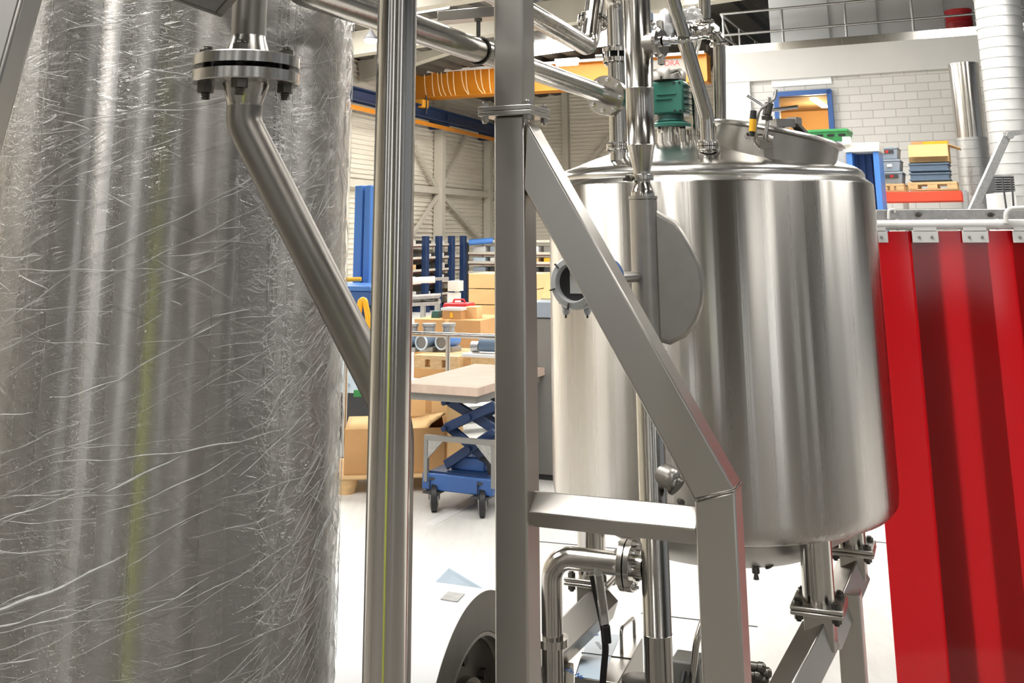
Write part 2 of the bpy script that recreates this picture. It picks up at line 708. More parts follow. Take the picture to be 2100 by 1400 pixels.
# ribbed cladding walls
def cladwall(name, p0, d, n, L, zt, pitch=0.105, depth=0.035):
    mb = MB()
    prof = []
    z = 0.0
    while z < zt:
        prof += [(z, 0), (z + pitch * 0.55, 0), (z + pitch * 0.65, depth), (z + pitch * 0.9, depth)]
        z += pitch
    vs = []
    for zz, o in prof:
        vs += [p0 + n * o + Z * zz, p0 + d * L + n * o + Z * zz]
    fs = [(2 * i, 2 * i + 1, 2 * i + 3, 2 * i + 2) for i in range(len(prof) - 1)]
    mb.add(vs, fs)
    mb.box(p0 + d * L / 2 - n * 0.08 + Z * zt / 2, (L, 0.1, zt), (d, n, Z))
    return structure(name, mb, M['clad'], smooth=0)


cladwall('wall_left', KC - uL * 42, uL, vL, 42, CEIL)
cladwall('wall_back', KC, vB, -uB, 16, 6.6)

# steel columns, girts and cross bracing on the far walls
def wallbar(name, pts, w, off, wall, mat=None, dep=0.12):
    q = [wall(*p, off) for p in pts]
    n = vL if wall is PWL else -uB
    return structure(name, MB().bar(q[0], q[1], w, dep, n), mat or M['column'])


for px in (700, 901):
    q = PWL(px, 450, 0.16)
    structure('trim_3', MB().box(at(q, CEIL / 2), (0.2, 0.24, CEIL), (uL, vL, Z)), M['column'])
q = PWL(1001, 450, 0.14)
structure('trim_3', MB().box(at(q, CEIL / 2), (0.2, 0.2, CEIL), (uL, vL, Z)), M['column'])
q = PWB(1161, 300, 0.12)
structure('trim_3', MB().box(at(q, 2.95), (0.17, 0.2, 5.9), (vB, uB, Z)), M['column'])
gz = PWL(900, 391, 0.1).z
structure('trim_4', MB().bar(at(KC - uL * 30 + vL * 0.12, gz), at(KC + vL * 0.12, gz), 0.16, 0.16), M['column'])
structure('trim_4', MB().bar(at(KC - uB * 0.12, gz), at(KC + vB * 16 - uB * 0.12, gz), 0.16, 0.16), M['column'])
for a, b in (((852, 300), (897, 392)), ((957, 278), (906, 385)), ((907, 402), (986, 492)), ((897, 402), (846, 482))):
    wallbar('trim_5', (a, b), 0.09, 0.15, PWL, dep=0.06)
wallbar('trim_5', ((1196, 350), (1254, 277)), 0.12, 0.15, PWB, dep=0.07)

# roof deck, beams, skylights
mb = MB()
W = 52
nb = 110
vs, fs = [], []
NS = 69
o = V((4, 10, 0))
for i in range(nb):
    x0 = -W / 2 + W * i / nb
    pz = W / nb
    for dx, dz in ((0, 0), (0.5, 0), (0.6, 0.1), (0.9, 0.1)):
        c = o + MV * (x0 + dx * pz)
        for e_ in range(NS):
            e_ = c + MU * (-34 + 68 * e_ / (NS - 1))
            vs.append(at(e_, deckz(e_) + dz))
for i in range(len(vs) // NS - 1):
    for j in range(NS - 1):
        fs.append((NS * i + j, NS * i + j + 1, NS * i + NS + j + 1, NS * i + NS + j))
mb.add(vs, fs)
cs_ = [o + MV * W / 2 * i + MU * 34 * j for i, j in ((-1, -1), (1, -1), (1, 1), (-1, 1))]
mb.prism([at(p_, 9.0) for p_ in cs_], Z * 0.1)
structure('ceiling', mb, M['roof'], smooth=0)
b1 = PZ(980, 76, 5.22)
b2 = PZ(930, 143, 5.1)
step = (b2 - b1).dot(MU)
for k in range(-7, 2):
    c = b1 + MU * (step * k)
    lo_, hi = -14.0, (28.0 if c.y < 10 else (4.4 - c.x) / MV.x)
    if c.y > 10:
        lo_ = max(lo_, -((c - KC).dot(vL)) + 0.1)
    pa_, pb_ = c + MV * lo_, c + MV * hi
    structure('trim_6', MB().bar(at(pa_, deckz(pa_) - 0.225), at(pb_, deckz(pb_) - 0.225), 0.26, 0.45), M['concretebeam'])

cnr = PZ(932, 18, 5.6)


def skylight(k, c, a, b):
    structure('window_%d' % k, MB().box(at(c, deckz(c) - 0.05), (a, b, 0.06), ((MV + Z * 0.06 * MV.dot(vL)).normalized(), (MU + Z * 0.06 * MU.dot(vL)).normalized(), Z)), M['sky'])


skylight(1, cnr - MV * 1.5 - MU * 2.2, 3.0, 4.0)
FILL_SKY = [(-6.5, 4, 1.4, 5), (-1.5, 2.0, 2.2, 3.6), (3.4, 4.0, 1.0, 3.2), (8.5, 5, 1.6, 5), (-5, -5.5, 1.0, 4), (4.5, -4.5, 1.0, 4), (-3.9, 13.6, 1.8, 4.6), (1.2, 12.6, 1.8, 4.6), (5.6, 12.4, 1.8, 4.6)]  # unseen skylights, added overhead to light the hall and its walls
for k, (x, y, a, b) in enumerate(FILL_SKY):
    skylight(k + 2, V((x, y, CEIL - 0.04)), a, b)
for k in (0, 1):
    skylight(14 + k, b1 + MU * (step * k + 1.05) + MV * (1.6 - 0.5 * k), 5.0, 1.1)  # extra skylights hidden behind the beams, added to brighten the far walls


def highbay(px, py, z, r, label, stem=0.3):
    c = PZ(px, py, z)
    t = thing('ceiling_lamp', label, 'lamp', c, 'high bay lamps under the roof')
    part('diffuser', MB().lathe(c, Z, [(0, 0), (r * 0.8, 0.0), (r, 0.03), (r, 0.06), (0, 0.06)], 28), M['lamp'], t)
    part('housing', MB().lathe(c, Z, [(0, 0.061), (r * 1.04, 0.061), (r * 1.04, 0.1), (r * 0.4, 0.2), (0.03, 0.22), (0.03, max(0.23, deckz(c) - z)), (0, max(0.23, deckz(c) - z))], 28), M['dkgrey'], t)


highbay(760, 88, 5.1, 0.115, 'round glowing ceiling lamp left of the tall round pipe')
highbay(1418, 6, 5.4, 0.11, 'round white ceiling lamp at the top edge, above the green gearbox')
c = PZ(1163, 131, 5.0)
t = thing('tube_light', 'long bright tube light just above the yellow crane girder', 'lamp', c)
part('diffuser', MB().bar(c - MV * 0.22, c + MV * 0.22, 0.12, 0.06), M['tubeglow'], t)
part('housing', MB().bar(c - MV * 0.24 + Z * 0.07, c + MV * 0.24 + Z * 0.07, 0.14, 0.07), M['white'], t)

# wall behind the camera; its glowing strips and dark columns are added for reflections
fy = -9.0
mb = MB()
x = -18.0
glow_strips = [(-15, 2.4), (-9.5, 1.6), (-5.2, 0.9), (-1.2, 1.8), (3.4, 0.8), (6.6, 2.6), (12.5, 1.6), (17, 2.4)]
edges = [-18.0]
glow_strips = [(-15, 1.6), (-9.5, 0.9), (-5.2, 0.6), (-1.6, 0.7), (3.0, 0.5), (7.2, 1.4), (12.5, 0.9), (17, 1.6)]
for c, w in glow_strips:
    edges += [c - w / 2, c + w / 2]
edges.append(22.0)
for i in range(0, len(edges), 2):
    a, b = edges[i], edges[i + 1]
    mb.box(((a + b) / 2, fy, 3.4), (b - a, 0.3, 6.8))
for c, w in glow_strips:
    mb.box((c, fy, 0.35), (w, 0.3, 0.7))
    mb.box((c, fy, 6.0), (w, 0.3, 1.6))
structure('wall_front', mb, M['darkwall'])
for k, (c, w) in enumerate(glow_strips):
    structure('window_%d' % (20 + k), MB().box((c, fy, 2.95), (w, 0.06, 4.5)), M['streakglow'])  # unseen glow strip, added for vertical streaks in the steel
    structure('trim_7', MB().box((c - w / 2 - 0.25, fy + 0.4, 2.6), (0.3, 0.4, 5.2)), M['dkgrey'])  # unseen dark column, added for dark bands in the reflections

# crane runway and travelling crane
t = thing('crane_runway', 'long blue crane rail beam on brackets along the ribbed left wall', 'crane rail', at(PWL(860, 240, 0.5), 3.9))
zr = PWL(860, 238, 0.5).z
A, B = at(KC - uL * 24 + vL * 0.5, zr), at(KC - uL * 0.1 + vL * 0.5, zr)
part('beam', MB().bar(A, B, 0.22, 0.03).bar(A + Z * 0.12, B + Z * 0.12, 0.03, 0.24).bar(A - Z * 0.0, B - Z * 0.0, 0.03, 0.1).bar(A + Z * 0.25, B + Z * 0.25, 0.22, 0.03), M['navy'], t)
part('conductor_strip', MB().bar(A - Z * 0.17 + vL * 0.1, B - Z * 0.17 + vL * 0.1, 0.05, 0.09), M['yellow'], t, 'orange power strip below the blue beam')
for px in (901, 1000):
    q = PWL(px, 250, 0.3)
    part('bracket', MB().box(at(q, zr + 0.02), (0.14, 0.5, 0.36), (uL, vL, Z)), M['navy'], t)

g0 = P(846, 180, 25.0)
zt = P(855, 152, 24.9).z
zb = P(855, 204, 24.9).z
gd = dirs(22)[1]
gn = dirs(22)[0]
GL = 7.3
t = thing('bridge_crane', 'yellow overhead crane girder with hanging cable loops under the roof', 'crane', at(g0, zb))
gc = at(g0, (zt + zb) / 2) + gd * GL / 2
part('girder', MB().box(gc, (GL, 0.42, zt - zb - 0.06), (gd, gn, Z)).box(at(gc, zb + 0.02), (GL, 0.5, 0.04), (gd, gn, Z)).box(at(gc, zt - 0.02), (GL, 0.5, 0.04), (gd, gn, Z)), M['yellow'], t)
part('cable_rail', MB().bar(at(g0, zt - 0.02) - gn * 0.42, at(g0 + gd * GL, zt - 0.02) - gn * 0.42, 0.06, 0.06), M['white'], t, 'pale cable rail along the girder top')
for k in range(11):
    s = 0.55 + k * 0.16 + random.uniform(-0.07, 0.07)
    a = at(g0 + gd * s, zt - 0.06) - gn * 0.40
    w = random.uniform(0.05, 0.22)
    pts = [a, a - Z * 0.25 + gd * w * 0.15, a - Z * 0.45 + gd * w * 0.5, a - Z * (zt - zb - 0.06) + gd * w]
    part('festoon_cable', MB().tube(fillet(pts, 0.3, 5), 0.011, 8), M['cable'], t, None)
sg = PL(1374, 138, at(g0, 0) - gn * 0.222, gn)
part('sign', MB().box(sg, (0.75, 0.02, 0.36), (gd, gn, Z)), M['signgrey'], t, 'white sign plate with red letters')
text('lettering', 'DRA', 0.17, sg + Z * 0.085 + gd * 0.05 - gn * 0.014, gd, Z, M['redink'], t)
q = PWL(862, 227, 0.5) + Z * 0.16
h = thing('hoist_carriage', 'small orange crane end carriage on top of the blue rail', 'crane carriage', q - Z * 0.1)
part('body', MB().box(q, (0.3, 0.3, 0.2), (gd, gn, Z)), M['orangehoist'], h, bevel=0.02)
part('control_cable', MB().tube([q + gd * 0.15 + Z * 0.2, q + gd * 0.16 - Z * 0.25], 0.02, 8), M['rubber'], h)

# ------------------------------------------------------------------ mezzanine on the right
zft = PWR(1486, 113).z
zfb = PWR(1509, 170).z
q0 = PWR(1480, 140)
sR = lambda px, py=300: (PWR(px, py) - at(q0, 0)).dot(vR)
LEN = 18.0


def wallmesh(name, rects, mat, n_off=0.0, thick=0.25):
    """rects: (s0,s1,z0,z1) on the right wall, with metric UVs"""
    vs, fs, uvs = [], [], []
    for s0, s1, z0, z1 in rects:
        b = at(q0, 0) - uR * n_off
        o = len(vs)
        for dep in (0, thick):
            for s, z in ((s0, z0), (s1, z0), (s1, z1), (s0, z1)):
                vs.append(b + vR * s + uR * dep + Z * z)
        for f in ((0, 1, 2, 3), (4, 7, 6, 5), (0, 4, 5, 1), (1, 5, 6, 2), (2, 6, 7, 3), (3, 7, 4, 0)):
            fs.append(tuple(i + o for i in f))
    mb = MB().add(vs, fs)
    ob = structure(name, mb, mat)
    me = ob.data
    uv = me.uv_layers.new(name='UVMap')
    for lp in me.loops:
        p = me.vertices[lp.vertex_index].co + ob.location
        uv.data[lp.index].uv = ((p - at(q0, 0)).dot(vR) + (p - at(q0, 0)).dot(uR), p.z)
    return ob


w0, w1 = sR(1592, 230), sR(1708, 230)
wz1 = PWR(1650, 188).z
wz0 = PWR(1650, 330).z
wallmesh('wall_right', [(0.55, w0, 0, zfb), (w1, LEN, 0, zfb), (w0, w1, 0, wz0), (w0, w1, wz1, zfb)], M['block'])
wallmesh('trim_8', [(-0.1, LEN, zfb, zft)], M['fascia'], 0.10, 1.6)
wallmesh('trim_9', [(-0.1, 0.55, 0, zfb)], M['fascia'], 0.08, 0.3)
wallmesh('trim_10', [(w0 - 0.05, w1 + 0.02, wz1 + 0.12, zfb)], M['panelwhite'], 0.03, 0.05)
# mezzanine side and deck
structure('wall_side', MB().box(at(q0, zfb / 2) + uR * 2.9 - vR * 0.0, (0.2, 5.6, zfb), (vR, uR, Z)), M['block'])
structure('trim_11', MB().box(at(q0, zft - 0.12) + uR * 3.2 + vR * LEN / 2, (LEN, 6.0, 0.2), (vR, uR, Z)), M['fascia'])
# upper white panel wall, set back
s78 = (PWR(1579, 60, -1.6) - at(q0, 0)).dot(vR)
wallmesh('wall_upper', [(s78, LEN, zft, 7.4)], M['panelwhite'], -1.6, 0.2)
for px in (1700, 1800, 1938):
    q = PWR(px, 50, -1.57)
    structure('trim_12', MB().box(at(q, (zft + 7.0) / 2), (0.012, 0.03, 7.0 - zft), (vR, uR, Z)), M['galv'])
# blue framed opening and warm lit room behind
fr = MB()
for s in (w0 + 0.03, w1 - 0.03):
    fr.box(at(q0, (wz0 + wz1) / 2) + vR * s - uR * 0.02, (0.09, 0.16, wz1 - wz0), (vR, uR, Z))
fr.box(at(q0, wz1 - 0.03) + vR * (w0 + w1) / 2 - uR * 0.02, (w1 - w0, 0.16, 0.09), (vR, uR, Z))
structure('window_40', fr, M['midblue'])
wc = at(q0, 0) + vR * (w0 + w1) / 2
rm = MB()
rd = 2.6
rw = w1 - w0 + 1.2
wm, wh = (wz0 + wz1) / 2 - 0.3, wz1 - wz0 + 0.6
rm.box(wc + uR * (rd + 0.3) + Z * wm, (rw, 0.1, wh), (vR, uR, Z))
rm.box(wc + uR * (rd / 2 + 0.3) - vR * rw / 2 + Z * wm, (0.1, rd, wh), (vR, uR, Z))
rm.box(wc + uR * (rd / 2 + 0.3) + vR * rw / 2 + Z * wm, (0.1, rd, wh), (vR, uR, Z))
structure('wall_office', rm, M['warmwall'])
structure('ceiling_office', MB().box(wc + uR * (rd / 2 + 0.3) + Z * (wz1 - 0.02), (rw, rd, 0.08), (vR, uR, Z)), M['warmceil'])
t = thing('office_lamp', 'warm yellow twin tube light on the ceiling behind the blue framed opening', 'lamp', wc + uR * 1.2 + Z * (wz1 - 0.12))
for k in (0, 1):
    c = wc + uR * (0.75 + k * 0.8) + vR * 0.12 + Z * (wz1 - 0.09)
    part('tube', MB().bar(c - uR * 0.35, c + uR * 0.35, 0.12, 0.05), M['warmlamp'], t)
lt = bpy.data.lights.new('office_light', 'POINT')
lt.energy = 60
lt.color = (1, 0.74, 0.4)
lt.shadow_soft_size = 0.2
lo = bpy.data.objects.new('office_light', lt)
lo.location = wc + uR * 1.4 + Z * (wz1 - 0.5)
COL.objects.link(lo)

# railing
zr1, zr2, zr3 = PWR(1484, 27).z, PWR(1484, 71).z, PWR(1484, 99).z
t = thing('guard_rail', 'galvanised tube guard rail along the edge of the white mezzanine', 'railing', at(q0, zft))
for zz in (zr1, zr2, zr3):
    a, b = at(q0, zz) + vR * 0.02 + uR * 0.08, at(q0, zz) + vR * 16 + uR * 0.08
    part('rail', MB().tube([a, b], 0.024, 10), M['galv'], t)
    part('rail', MB().tube([a, a + uR * 4.8], 0.024, 10), M['galv'], t)
for px in (1484, 1605, 1735, 1873, 2008, 2150, 2300):
    q = PWR(px, 60, -0.08)
    part('post', MB().tube([at(q, zft), at(q, zr1 + 0.02)], 0.024, 10), M['galv'], t)
for k in (1.6, 3.2, 4.8):
    q = at(q0, 0) + vR * 0.02 + uR * (0.08 + k)
    part('post', MB().tube([at(q, zft), at(q, zr1 + 0.02)], 0.024, 10), M['galv'], t)
part('brace', MB().tube([at(q0, zr1) + vR * 0.02 + uR * 0.08, at(q0, zft + 0.1) + vR * 0.02 + uR * 1.7], 0.018, 8), M['galv'], t)
part('toe_board', MB().bar(at(q0, zft + 0.09) + uR * 0.03, at(q0, zft + 0.09) + vR * 16 + uR * 0.03, 0.012, 0.17), M['pipe'], t, 'shiny stainless toe board')

# red drum and dark things on the mezzanine
q = PWR(1968, 56, -0.9)
q.z = zft
rr = 27 * q.y / 2153
hh = 0.62
d = thing('red_drum', 'red round drum standing on the mezzanine behind the rail', 'drum', q)
part('body', MB().lathe(q, Z, [(0, 0), (rr, 0), (rr, hh * 0.32), (rr * 1.03, hh * 0.34), (rr, hh * 0.36), (rr, hh * 0.66), (rr * 1.03, hh * 0.68), (rr, hh * 0.7), (rr, hh), (0, hh)], 32), M['red'], d)
part('lid', MB().lathe(q, Z, [(0, hh), (rr * 1.02, hh), (rr * 1.02, hh + 0.04), (rr * 0.8, hh + 0.05), (0, hh + 0.05)], 32), M['red'], d)
q = PWR(2024, 70, -0.9)
q.z = zft
d = thing('grey_cylinder', 'grey metal cylinder on the mezzanine right of the red drum', 'cylinder', q)
part('body', MB().lathe(q, Z, [(0, 0), (0.14, 0), (0.14, 0.6), (0.08, 0.7), (0, 0.72)], 28), M['galv'], d)
part('valve', MB().cyl(q + Z * 0.72, q + Z * 0.8, 0.04, 0.04, 12), M['bolt'], d)

# spiral ducts
def spiralduct(name, label, p, r, z0, z1, pitch, mat, cat='duct'):
    t = thing(name, label, cat, at(p, z0))
    prof = [(r - 0.01, z0)]
    z = z0
    while z < z1 - pitch:
        prof += [(r, z + 0.0), (r, z + pitch * 0.93), (r + 0.012, z + pitch * 0.95), (r + 0.012, z + pitch * 0.985)]
        z += pitch
    prof += [(r, z), (r, z1)]
    part('shell', MB().lathe(at(p, 0), Z, prof, 48), mat, t)
    return t


p = P(2078, 300, 14.3)
spiralduct('spiral_duct', 'large light grey spiral duct rising at the right edge of the photo', p, 0.30, 0.0, deckz(p) - 0.03, 0.146, M['duct'])
p = P(1993, 300, 17.2)
zt1 = P(1976, 131, 17.2).z
zj = P(1993, 283, 17.2).z
t = spiralduct('exhaust_stack', 'dark shiny round duct with open top in front of the white block wall', p, 0.247, 0.0, zj, 0.145, M['galv'])
part('upper_sleeve', MB().lathe(at(p, 0), Z, [(0.235, zj), (0.235, zt1), (0.244, zt1), (0.244, zt1 - 0.05), (0.225, zt1 - 0.05), (0.225, zj)], 48), M['pol'], t, 'smooth shiny upper sleeve')

# pallet rack with goods
YR = 16.0
t = thing('pallet_rack', 'orange red pallet rack beam carried on a steel upright near the block wall', 'rack', at(P(1890, 400, YR), 0))
rb0, rb1 = P(1806, 404, YR), P(1972, 401, YR - 0.3)
part('beam', MB().bar(rb0, rb1, 0.06, 0.15), M['orange'], t, bevel=0.008)
part('beam', MB().bar(rb0 + uR * 0.9, rb1 + uR * 0.9, 0.06, 0.15), M['orange'], t, bevel=0.008)
for k in (0, 0.9):
    q = rb1 + uR * k + vR * 0.05
    part('upright', MB().box(at(q, (rb1.z + 0.08) / 2), (0.06, 0.08, rb1.z + 0.08), (vR, uR, Z)), M['galv'], t)
    q = rb0 + uR * k - vR * 0.05
    part('upright', MB().box(at(q, (rb0.z + 0.1) / 2), (0.09, 0.08, rb0.z + 0.1), (vR, uR, Z)), M['galv'], t)
    if k == 0:
        q = P(1859, 430, YR + 1.6)
        part('upright', MB().box(at(q, 1.2), (0.09, 0.08, 2.4), (vR, uR, Z)), M['galv'], t)


def pallet(px0, px1, py0, Y, ax, label, group=None, dep=0.8, hgt=None):
    """pallet whose underside stands at pixel row py0"""
    a, b = P(px0, py0, Y), P(px1, py0, Y)
    z0 = (a.z + b.z) / 2
    uu, vv = ax
    w = (b - a).length
    k = hgt or 0.144
    c = at((a + b) / 2, z0) + uu * dep / 2
    t = thing('pallet', label, 'pallet', c, group)
    for j in (-1, 0, 1):
        for i in (-1, 0, 1):
            part('block', MB().box(c + vv * (w / 2 - 0.07) * i + uu * (dep / 2 - 0.07) * j + Z * k * 0.42, (0.14, 0.13, k * 0.55), (vv, uu, Z)), M['wood'], t)
        part('bottom_board', MB().box(c + uu * (dep / 2 - 0.07) * j + Z * k * 0.07, (w, 0.12, k * 0.14), (vv, uu, Z)), M['wood'], t)
    for j in range(5):
        part('deck_board', MB().box(c + uu * ((dep - 0.13) * (j / 4 - 0.5)) + Z * k * 0.84, (w, 0.13, k * 0.3), (vv, uu, Z)), M['wood'], t)
    return t, c + Z * k * 0.99, w


aR = (uR, vR)
ztop = (rb0.z + rb1.z) / 2 + 0.075
t1, c1, wp1 = pallet(1807, 1853, 392, YR - 0.05, aR, 'light wooden pallet under the grey storage bins on the orange rack beam', 'pallets on the orange rack', 0.85, 0.115)
t2, c2, wp2 = pallet(1866, 1960, 389, YR - 0.2, aR, 'wide light wooden pallet under the blue grey crates on the orange rack beam', 'pallets on the orange rack', 0.85, 0.12)


def bin_(c, w, d, h, mat, label, ax, front=None, group=None):
    uu, vv = ax
    t = thing('storage_bin', label, 'bin', c, group)
    part('tub', MB().add(*taper(c, w * 0.9, d * 0.9, w, d, h * 0.82, ax)), mat, t, bevel=0.01)
    part('rim', MB().box(c + Z * h * 0.9, (w * 1.04, d * 1.04, h * 0.16), (vv, uu, Z)), mat, t, bevel=0.01)
    if front:
        part('grip', MB().box(c - uu * d * 0.49 + Z * h * 0.62, (w * 0.62, 0.03, h * 0.26), (vv, uu, Z)), M['dkgrey'], t, 'dark hand grip slot')
        part('tag', MB().box(c - uu * (d * 0.49 + 0.016) + Z * h * 0.62, (w * 0.14, 0.01, h * 0.2), (vv, uu, Z)), M['red'], t, 'red tag')
    else:
        part('tag', MB().box(c - uu * (d * 0.485 + 0.01) + Z * h * 0.5, (w * 0.24, 0.01, h * 0.22), (vv, uu, Z)), M['white'], t, 'white tag')
    return t


def taper(c, w0, d0, w1, d1, h, ax):
    uu, vv = ax
    vs = []
    for w, d, z in ((w0, d0, 0), (w1, d1, h)):
        for i, j in ((-1, -1), (1, -1), (1, 1), (-1, 1)):
            vs.append(c + vv * w / 2 * i + uu * d / 2 * j + Z * z)
    return vs, [(3, 2, 1, 0), (4, 5, 6, 7), (0, 1, 5, 4), (1, 2, 6, 5), (2, 3, 7, 6), (3, 0, 4, 7)]


mY = mm(YR)
hb = 25.5 * mY
for k, (fr_, lab) in enumerate(((True, 'grey plastic bin with red tag, lowest of the stack on the small pallet'), (False, 'grey plastic bin with white tag, middle of the stack on the small pallet'), (True, 'grey plastic bin with red tag, topmost of the stack on the small pallet'))):
    bin_(c1 + Z * hb * k + vR * (-0.02 * k), 42 * mY, 0.6, hb, M['grey'], lab, aR, fr_, 'grey bins stacked on the rack')
for k, lab in enumerate(('blue grey ribbed crate, lower of the pair on the wide pallet', 'blue grey ribbed crate, upper of the pair under the open carton')):
    c = c2 + Z * (0.01 + k * 19.5 * mY) - vR * 0.03
    t = thing('flat_crate', lab, 'crate', c, 'ribbed crates on the wide pallet')
    part('body', MB().box(c + Z * 8.5 * mY, (74 * mY, 0.75, 17 * mY), (vR, uR, Z)), M['slate'], t, bevel=0.01)
    for j in (0.2, 0.85):
        part('rim', MB().box(c + Z * 19 * mY * j, (78 * mY, 0.79, 3 * mY), (vR, uR, Z)), M['slate'], t)
c = c2 + Z * (0.015 + 39 * mY) - vR * 0.02
t = thing('open_carton', 'open tan cardboard carton on top of the blue grey crates', 'carton', c)
cw, ch = 76 * mY, 36 * mY
bx = MB()
for i in (-1, 1):
    bx.box(c + vR * cw / 2 * i + Z * ch / 2, (0.012, 0.62, ch), (vR, uR, Z))
    bx.box(c + uR * 0.31 * i + Z * ch / 2, (cw, 0.012, ch), (vR, uR, Z))
bx.box(c + Z * 0.006, (cw, 0.62, 0.012), (vR, uR, Z))
part('box', bx, M['card'], t)
part('flap', MB().bar(c - uR * 0.31 + Z * ch, c - uR * 0.42 + Z * ch * 0.28, cw, 0.01), M['card'], t, 'front flap folded down')
part('flap', MB().bar(c + uR * 0.31 + Z * ch, c + uR * 0.36 + Z * ch * 1.38, cw, 0.01), M['card2'], t)
part('flap', MB().bar(c + vR * cw / 2 + Z * ch, c + vR * (cw / 2 + 0.17) + Z * ch * 0.75, 0.6, 0.01), M['card'], t)
c = c + Z * (ch * 1.02) + vR * 0.1
s = MB().box(c, (0.36, 0.3, 0.10), (vR, uR, Z))
solo('yellow_sheet', s, M['yel2'], 'bright yellow folded sheet sticking out of the open carton', 'paper')

# grey diagonal extraction arm
a, b = P(1998, 424, 12.5), P(2063, 280, 12.5)
t = thing('extraction_arm', 'pale grey diagonal square tube arm leaning in front of the ducts', 'arm', b)
part('tube', MB().bar(a - (b - a) * (a.z / (b.z - a.z)), b, 0.10, 0.06, V((0, -1, 0))), M['galv'], t, bevel=0.006)
part('end_link', MB().bar(b + V((-0.02, 0, 0.02)), P(2125, 266, 12.5), 0.06, 0.04, V((0, -1, 0))), M['galv'], t)
part('joint', MB().cyl(b + V((0.03, -0.06, 0.01)), b + V((0.03, 0.06, 0.01)), 0.045, None, 16), M['galv'], t)
# cooler box
c0 = P(2053, 425, 13.3)
t = thing('cooling_unit', 'grey slatted cooling unit over a white cabinet below the large spiral duct', 'machine', at(c0, 0))
c = P(2052, 377, 13.3)
part('grille', MB().box(c, (0.24, 0.24, 0.2)), M['dkgrey'], t)
for k in range(7):
    part('slat', MB().box(c + V((0, -0.125, -0.09 + k * 0.03)), (0.24, 0.012, 0.014)), M['galv'], t)
c = P(2054, 415, 13.3)
part('cabinet', MB().box(at(c, (c.z + 0.11) / 2), (0.27, 0.26, c.z + 0.11)), M['white'], t, bevel=0.01)
part('conduit', MB().tube([P(2056, 366, 13.1), P(2060, 400, 13.1), P(2064, 430, 13.1)], 0.012, 8), M['dkgrey'], t)
part('conduit', MB().tube([P(2074, 366, 13.1), P(2077, 400, 13.1), P(2079, 430, 13.1)], 0.012, 8), M['dkgrey'], t)

# blue cabinet with white cap, green crates and foil behind the tank
YC = 14.5
mC = mm(YC)
c = P(1768, 312, YC)
t = thing('blue_cabinet', 'tall blue ribbed locker with a cream top cap behind the tank', 'cabinet', at(c, 0) + V((0, 0.3, 0)))
cx = at(c, 0) + uR * 0.3
wv = 62 * mC
part('cap', MB().box(at(cx, P(1768, 302, YC).z), (70 * mC, 0.66, 19 * mC), (vR, uR, Z)), M['offwhite'], t, bevel=0.01)
for i in (-1, 1):
    part('side_panel', MB().box(at(cx, c.z / 2) + vR * (wv / 2 - 0.03) * i, (0.075, 0.6, c.z), (vR, uR, Z)), M['blue'], t)
bk = MB().box(at(cx, c.z / 2) + uR * 0.22, (wv - 0.1, 0.05, c.z), (vR, uR, Z))
for k in range(4):
    bk.box(at(cx, c.z / 2) + uR * 0.17 + vR * (-0.14 + k * 0.095), (0.045, 0.06, c.z), (vR, uR, Z))
part('back_panel', bk, M['midblue'], t)
q = P(1735, 288, YC)
solo('small_carton', MB().box(q + uR * 0.1, (15 * mC, 0.2, 16 * mC), (vR, uR, Z)), M['white'], 'tiny white box on the left corner of the blue locker cap', 'box')
c = P(1700, 296, YC + 1.15)
t = thing('green_crate', 'green perforated plastic crate above the open manway lid', 'crate', c)
cw = 92 * mC
part('tub', MB().add(*taper(c, cw * 0.95, 0.55, cw, 0.62, 24 * mC, aR)), M['crate'], t)
part('rim', MB().box(c + Z * 27 * mC, (cw * 1.04, 0.66, 6 * mC), (vR, uR, Z)), M['crate'], t, bevel=0.008)
for k in range(4):
    part('handle_slot', MB().box(c - uR * 0.32 + Z * 16 * mC + vR * (-0.24 + 0.16 * k), (0.10, 0.02, 0.035), (vR, uR, Z)), M['gasket'], t)
c = P(1700, 350, YC + 1.15)
t = thing('foil_wrapped_load', 'pallet load wrapped in clear film below the green crate', 'load', c)
mbx = MB()
for k in range(4):
    mbx.add(*taper(c + Z * k * 0.105, cw * random.uniform(0.82, 0.92), 0.55, cw * random.uniform(0.82, 0.92), 0.55, 0.10, aR))
part('goods', mbx, M['slate'], t)
part('wrap', MB().add(*taper(c - Z * 0.01, cw * 0.96, 0.64, cw * 0.95, 0.62, 0.415, aR)), M['bag'], t, 'clear crinkled film')
q = P(1700, 362, YC + 1.15)
structure_z = q.z
t = thing('load_stand', 'grey stand under the film wrapped load behind the tank', 'stand', at(q, 0))
part('top', MB().box(at(q, structure_z + 0.04), (cw, 0.66, 0.06), (vR, uR, Z)), M['galv'], t)
for i in (-1, 1):
    for j in (-1, 1):
        part('leg', MB().box(at(q, structure_z / 2) + vR * (cw / 2 - 0.04) * i + uR * 0.28 * j, (0.06, 0.06, structure_z), (vR, uR, Z)), M['galv'], t)

# ================================================================== LEFT BACKGROUND
AL = (uL, vL)
AM = (MU, MV)


def pxbox(px0, py0, px1, py1, Y, dep, ax, mb=None):
    """box whose front face spans the pixel rect at depth Y; returns mb, centre, w, h"""
    uu, vv = ax
    a, b = P(px0, py1, Y), P(px1, py0, Y)
    w = abs(b.x - a.x) / abs(vv.x)
    h = b.z - a.z
    c = V(((a.x + b.x) / 2, Y, (a.z + b.z) / 2)) + uu * dep / 2
    mb = mb or MB()
    mb.box(c, (w, dep, h), (vv, uu, Z))
    return mb, c, w, h


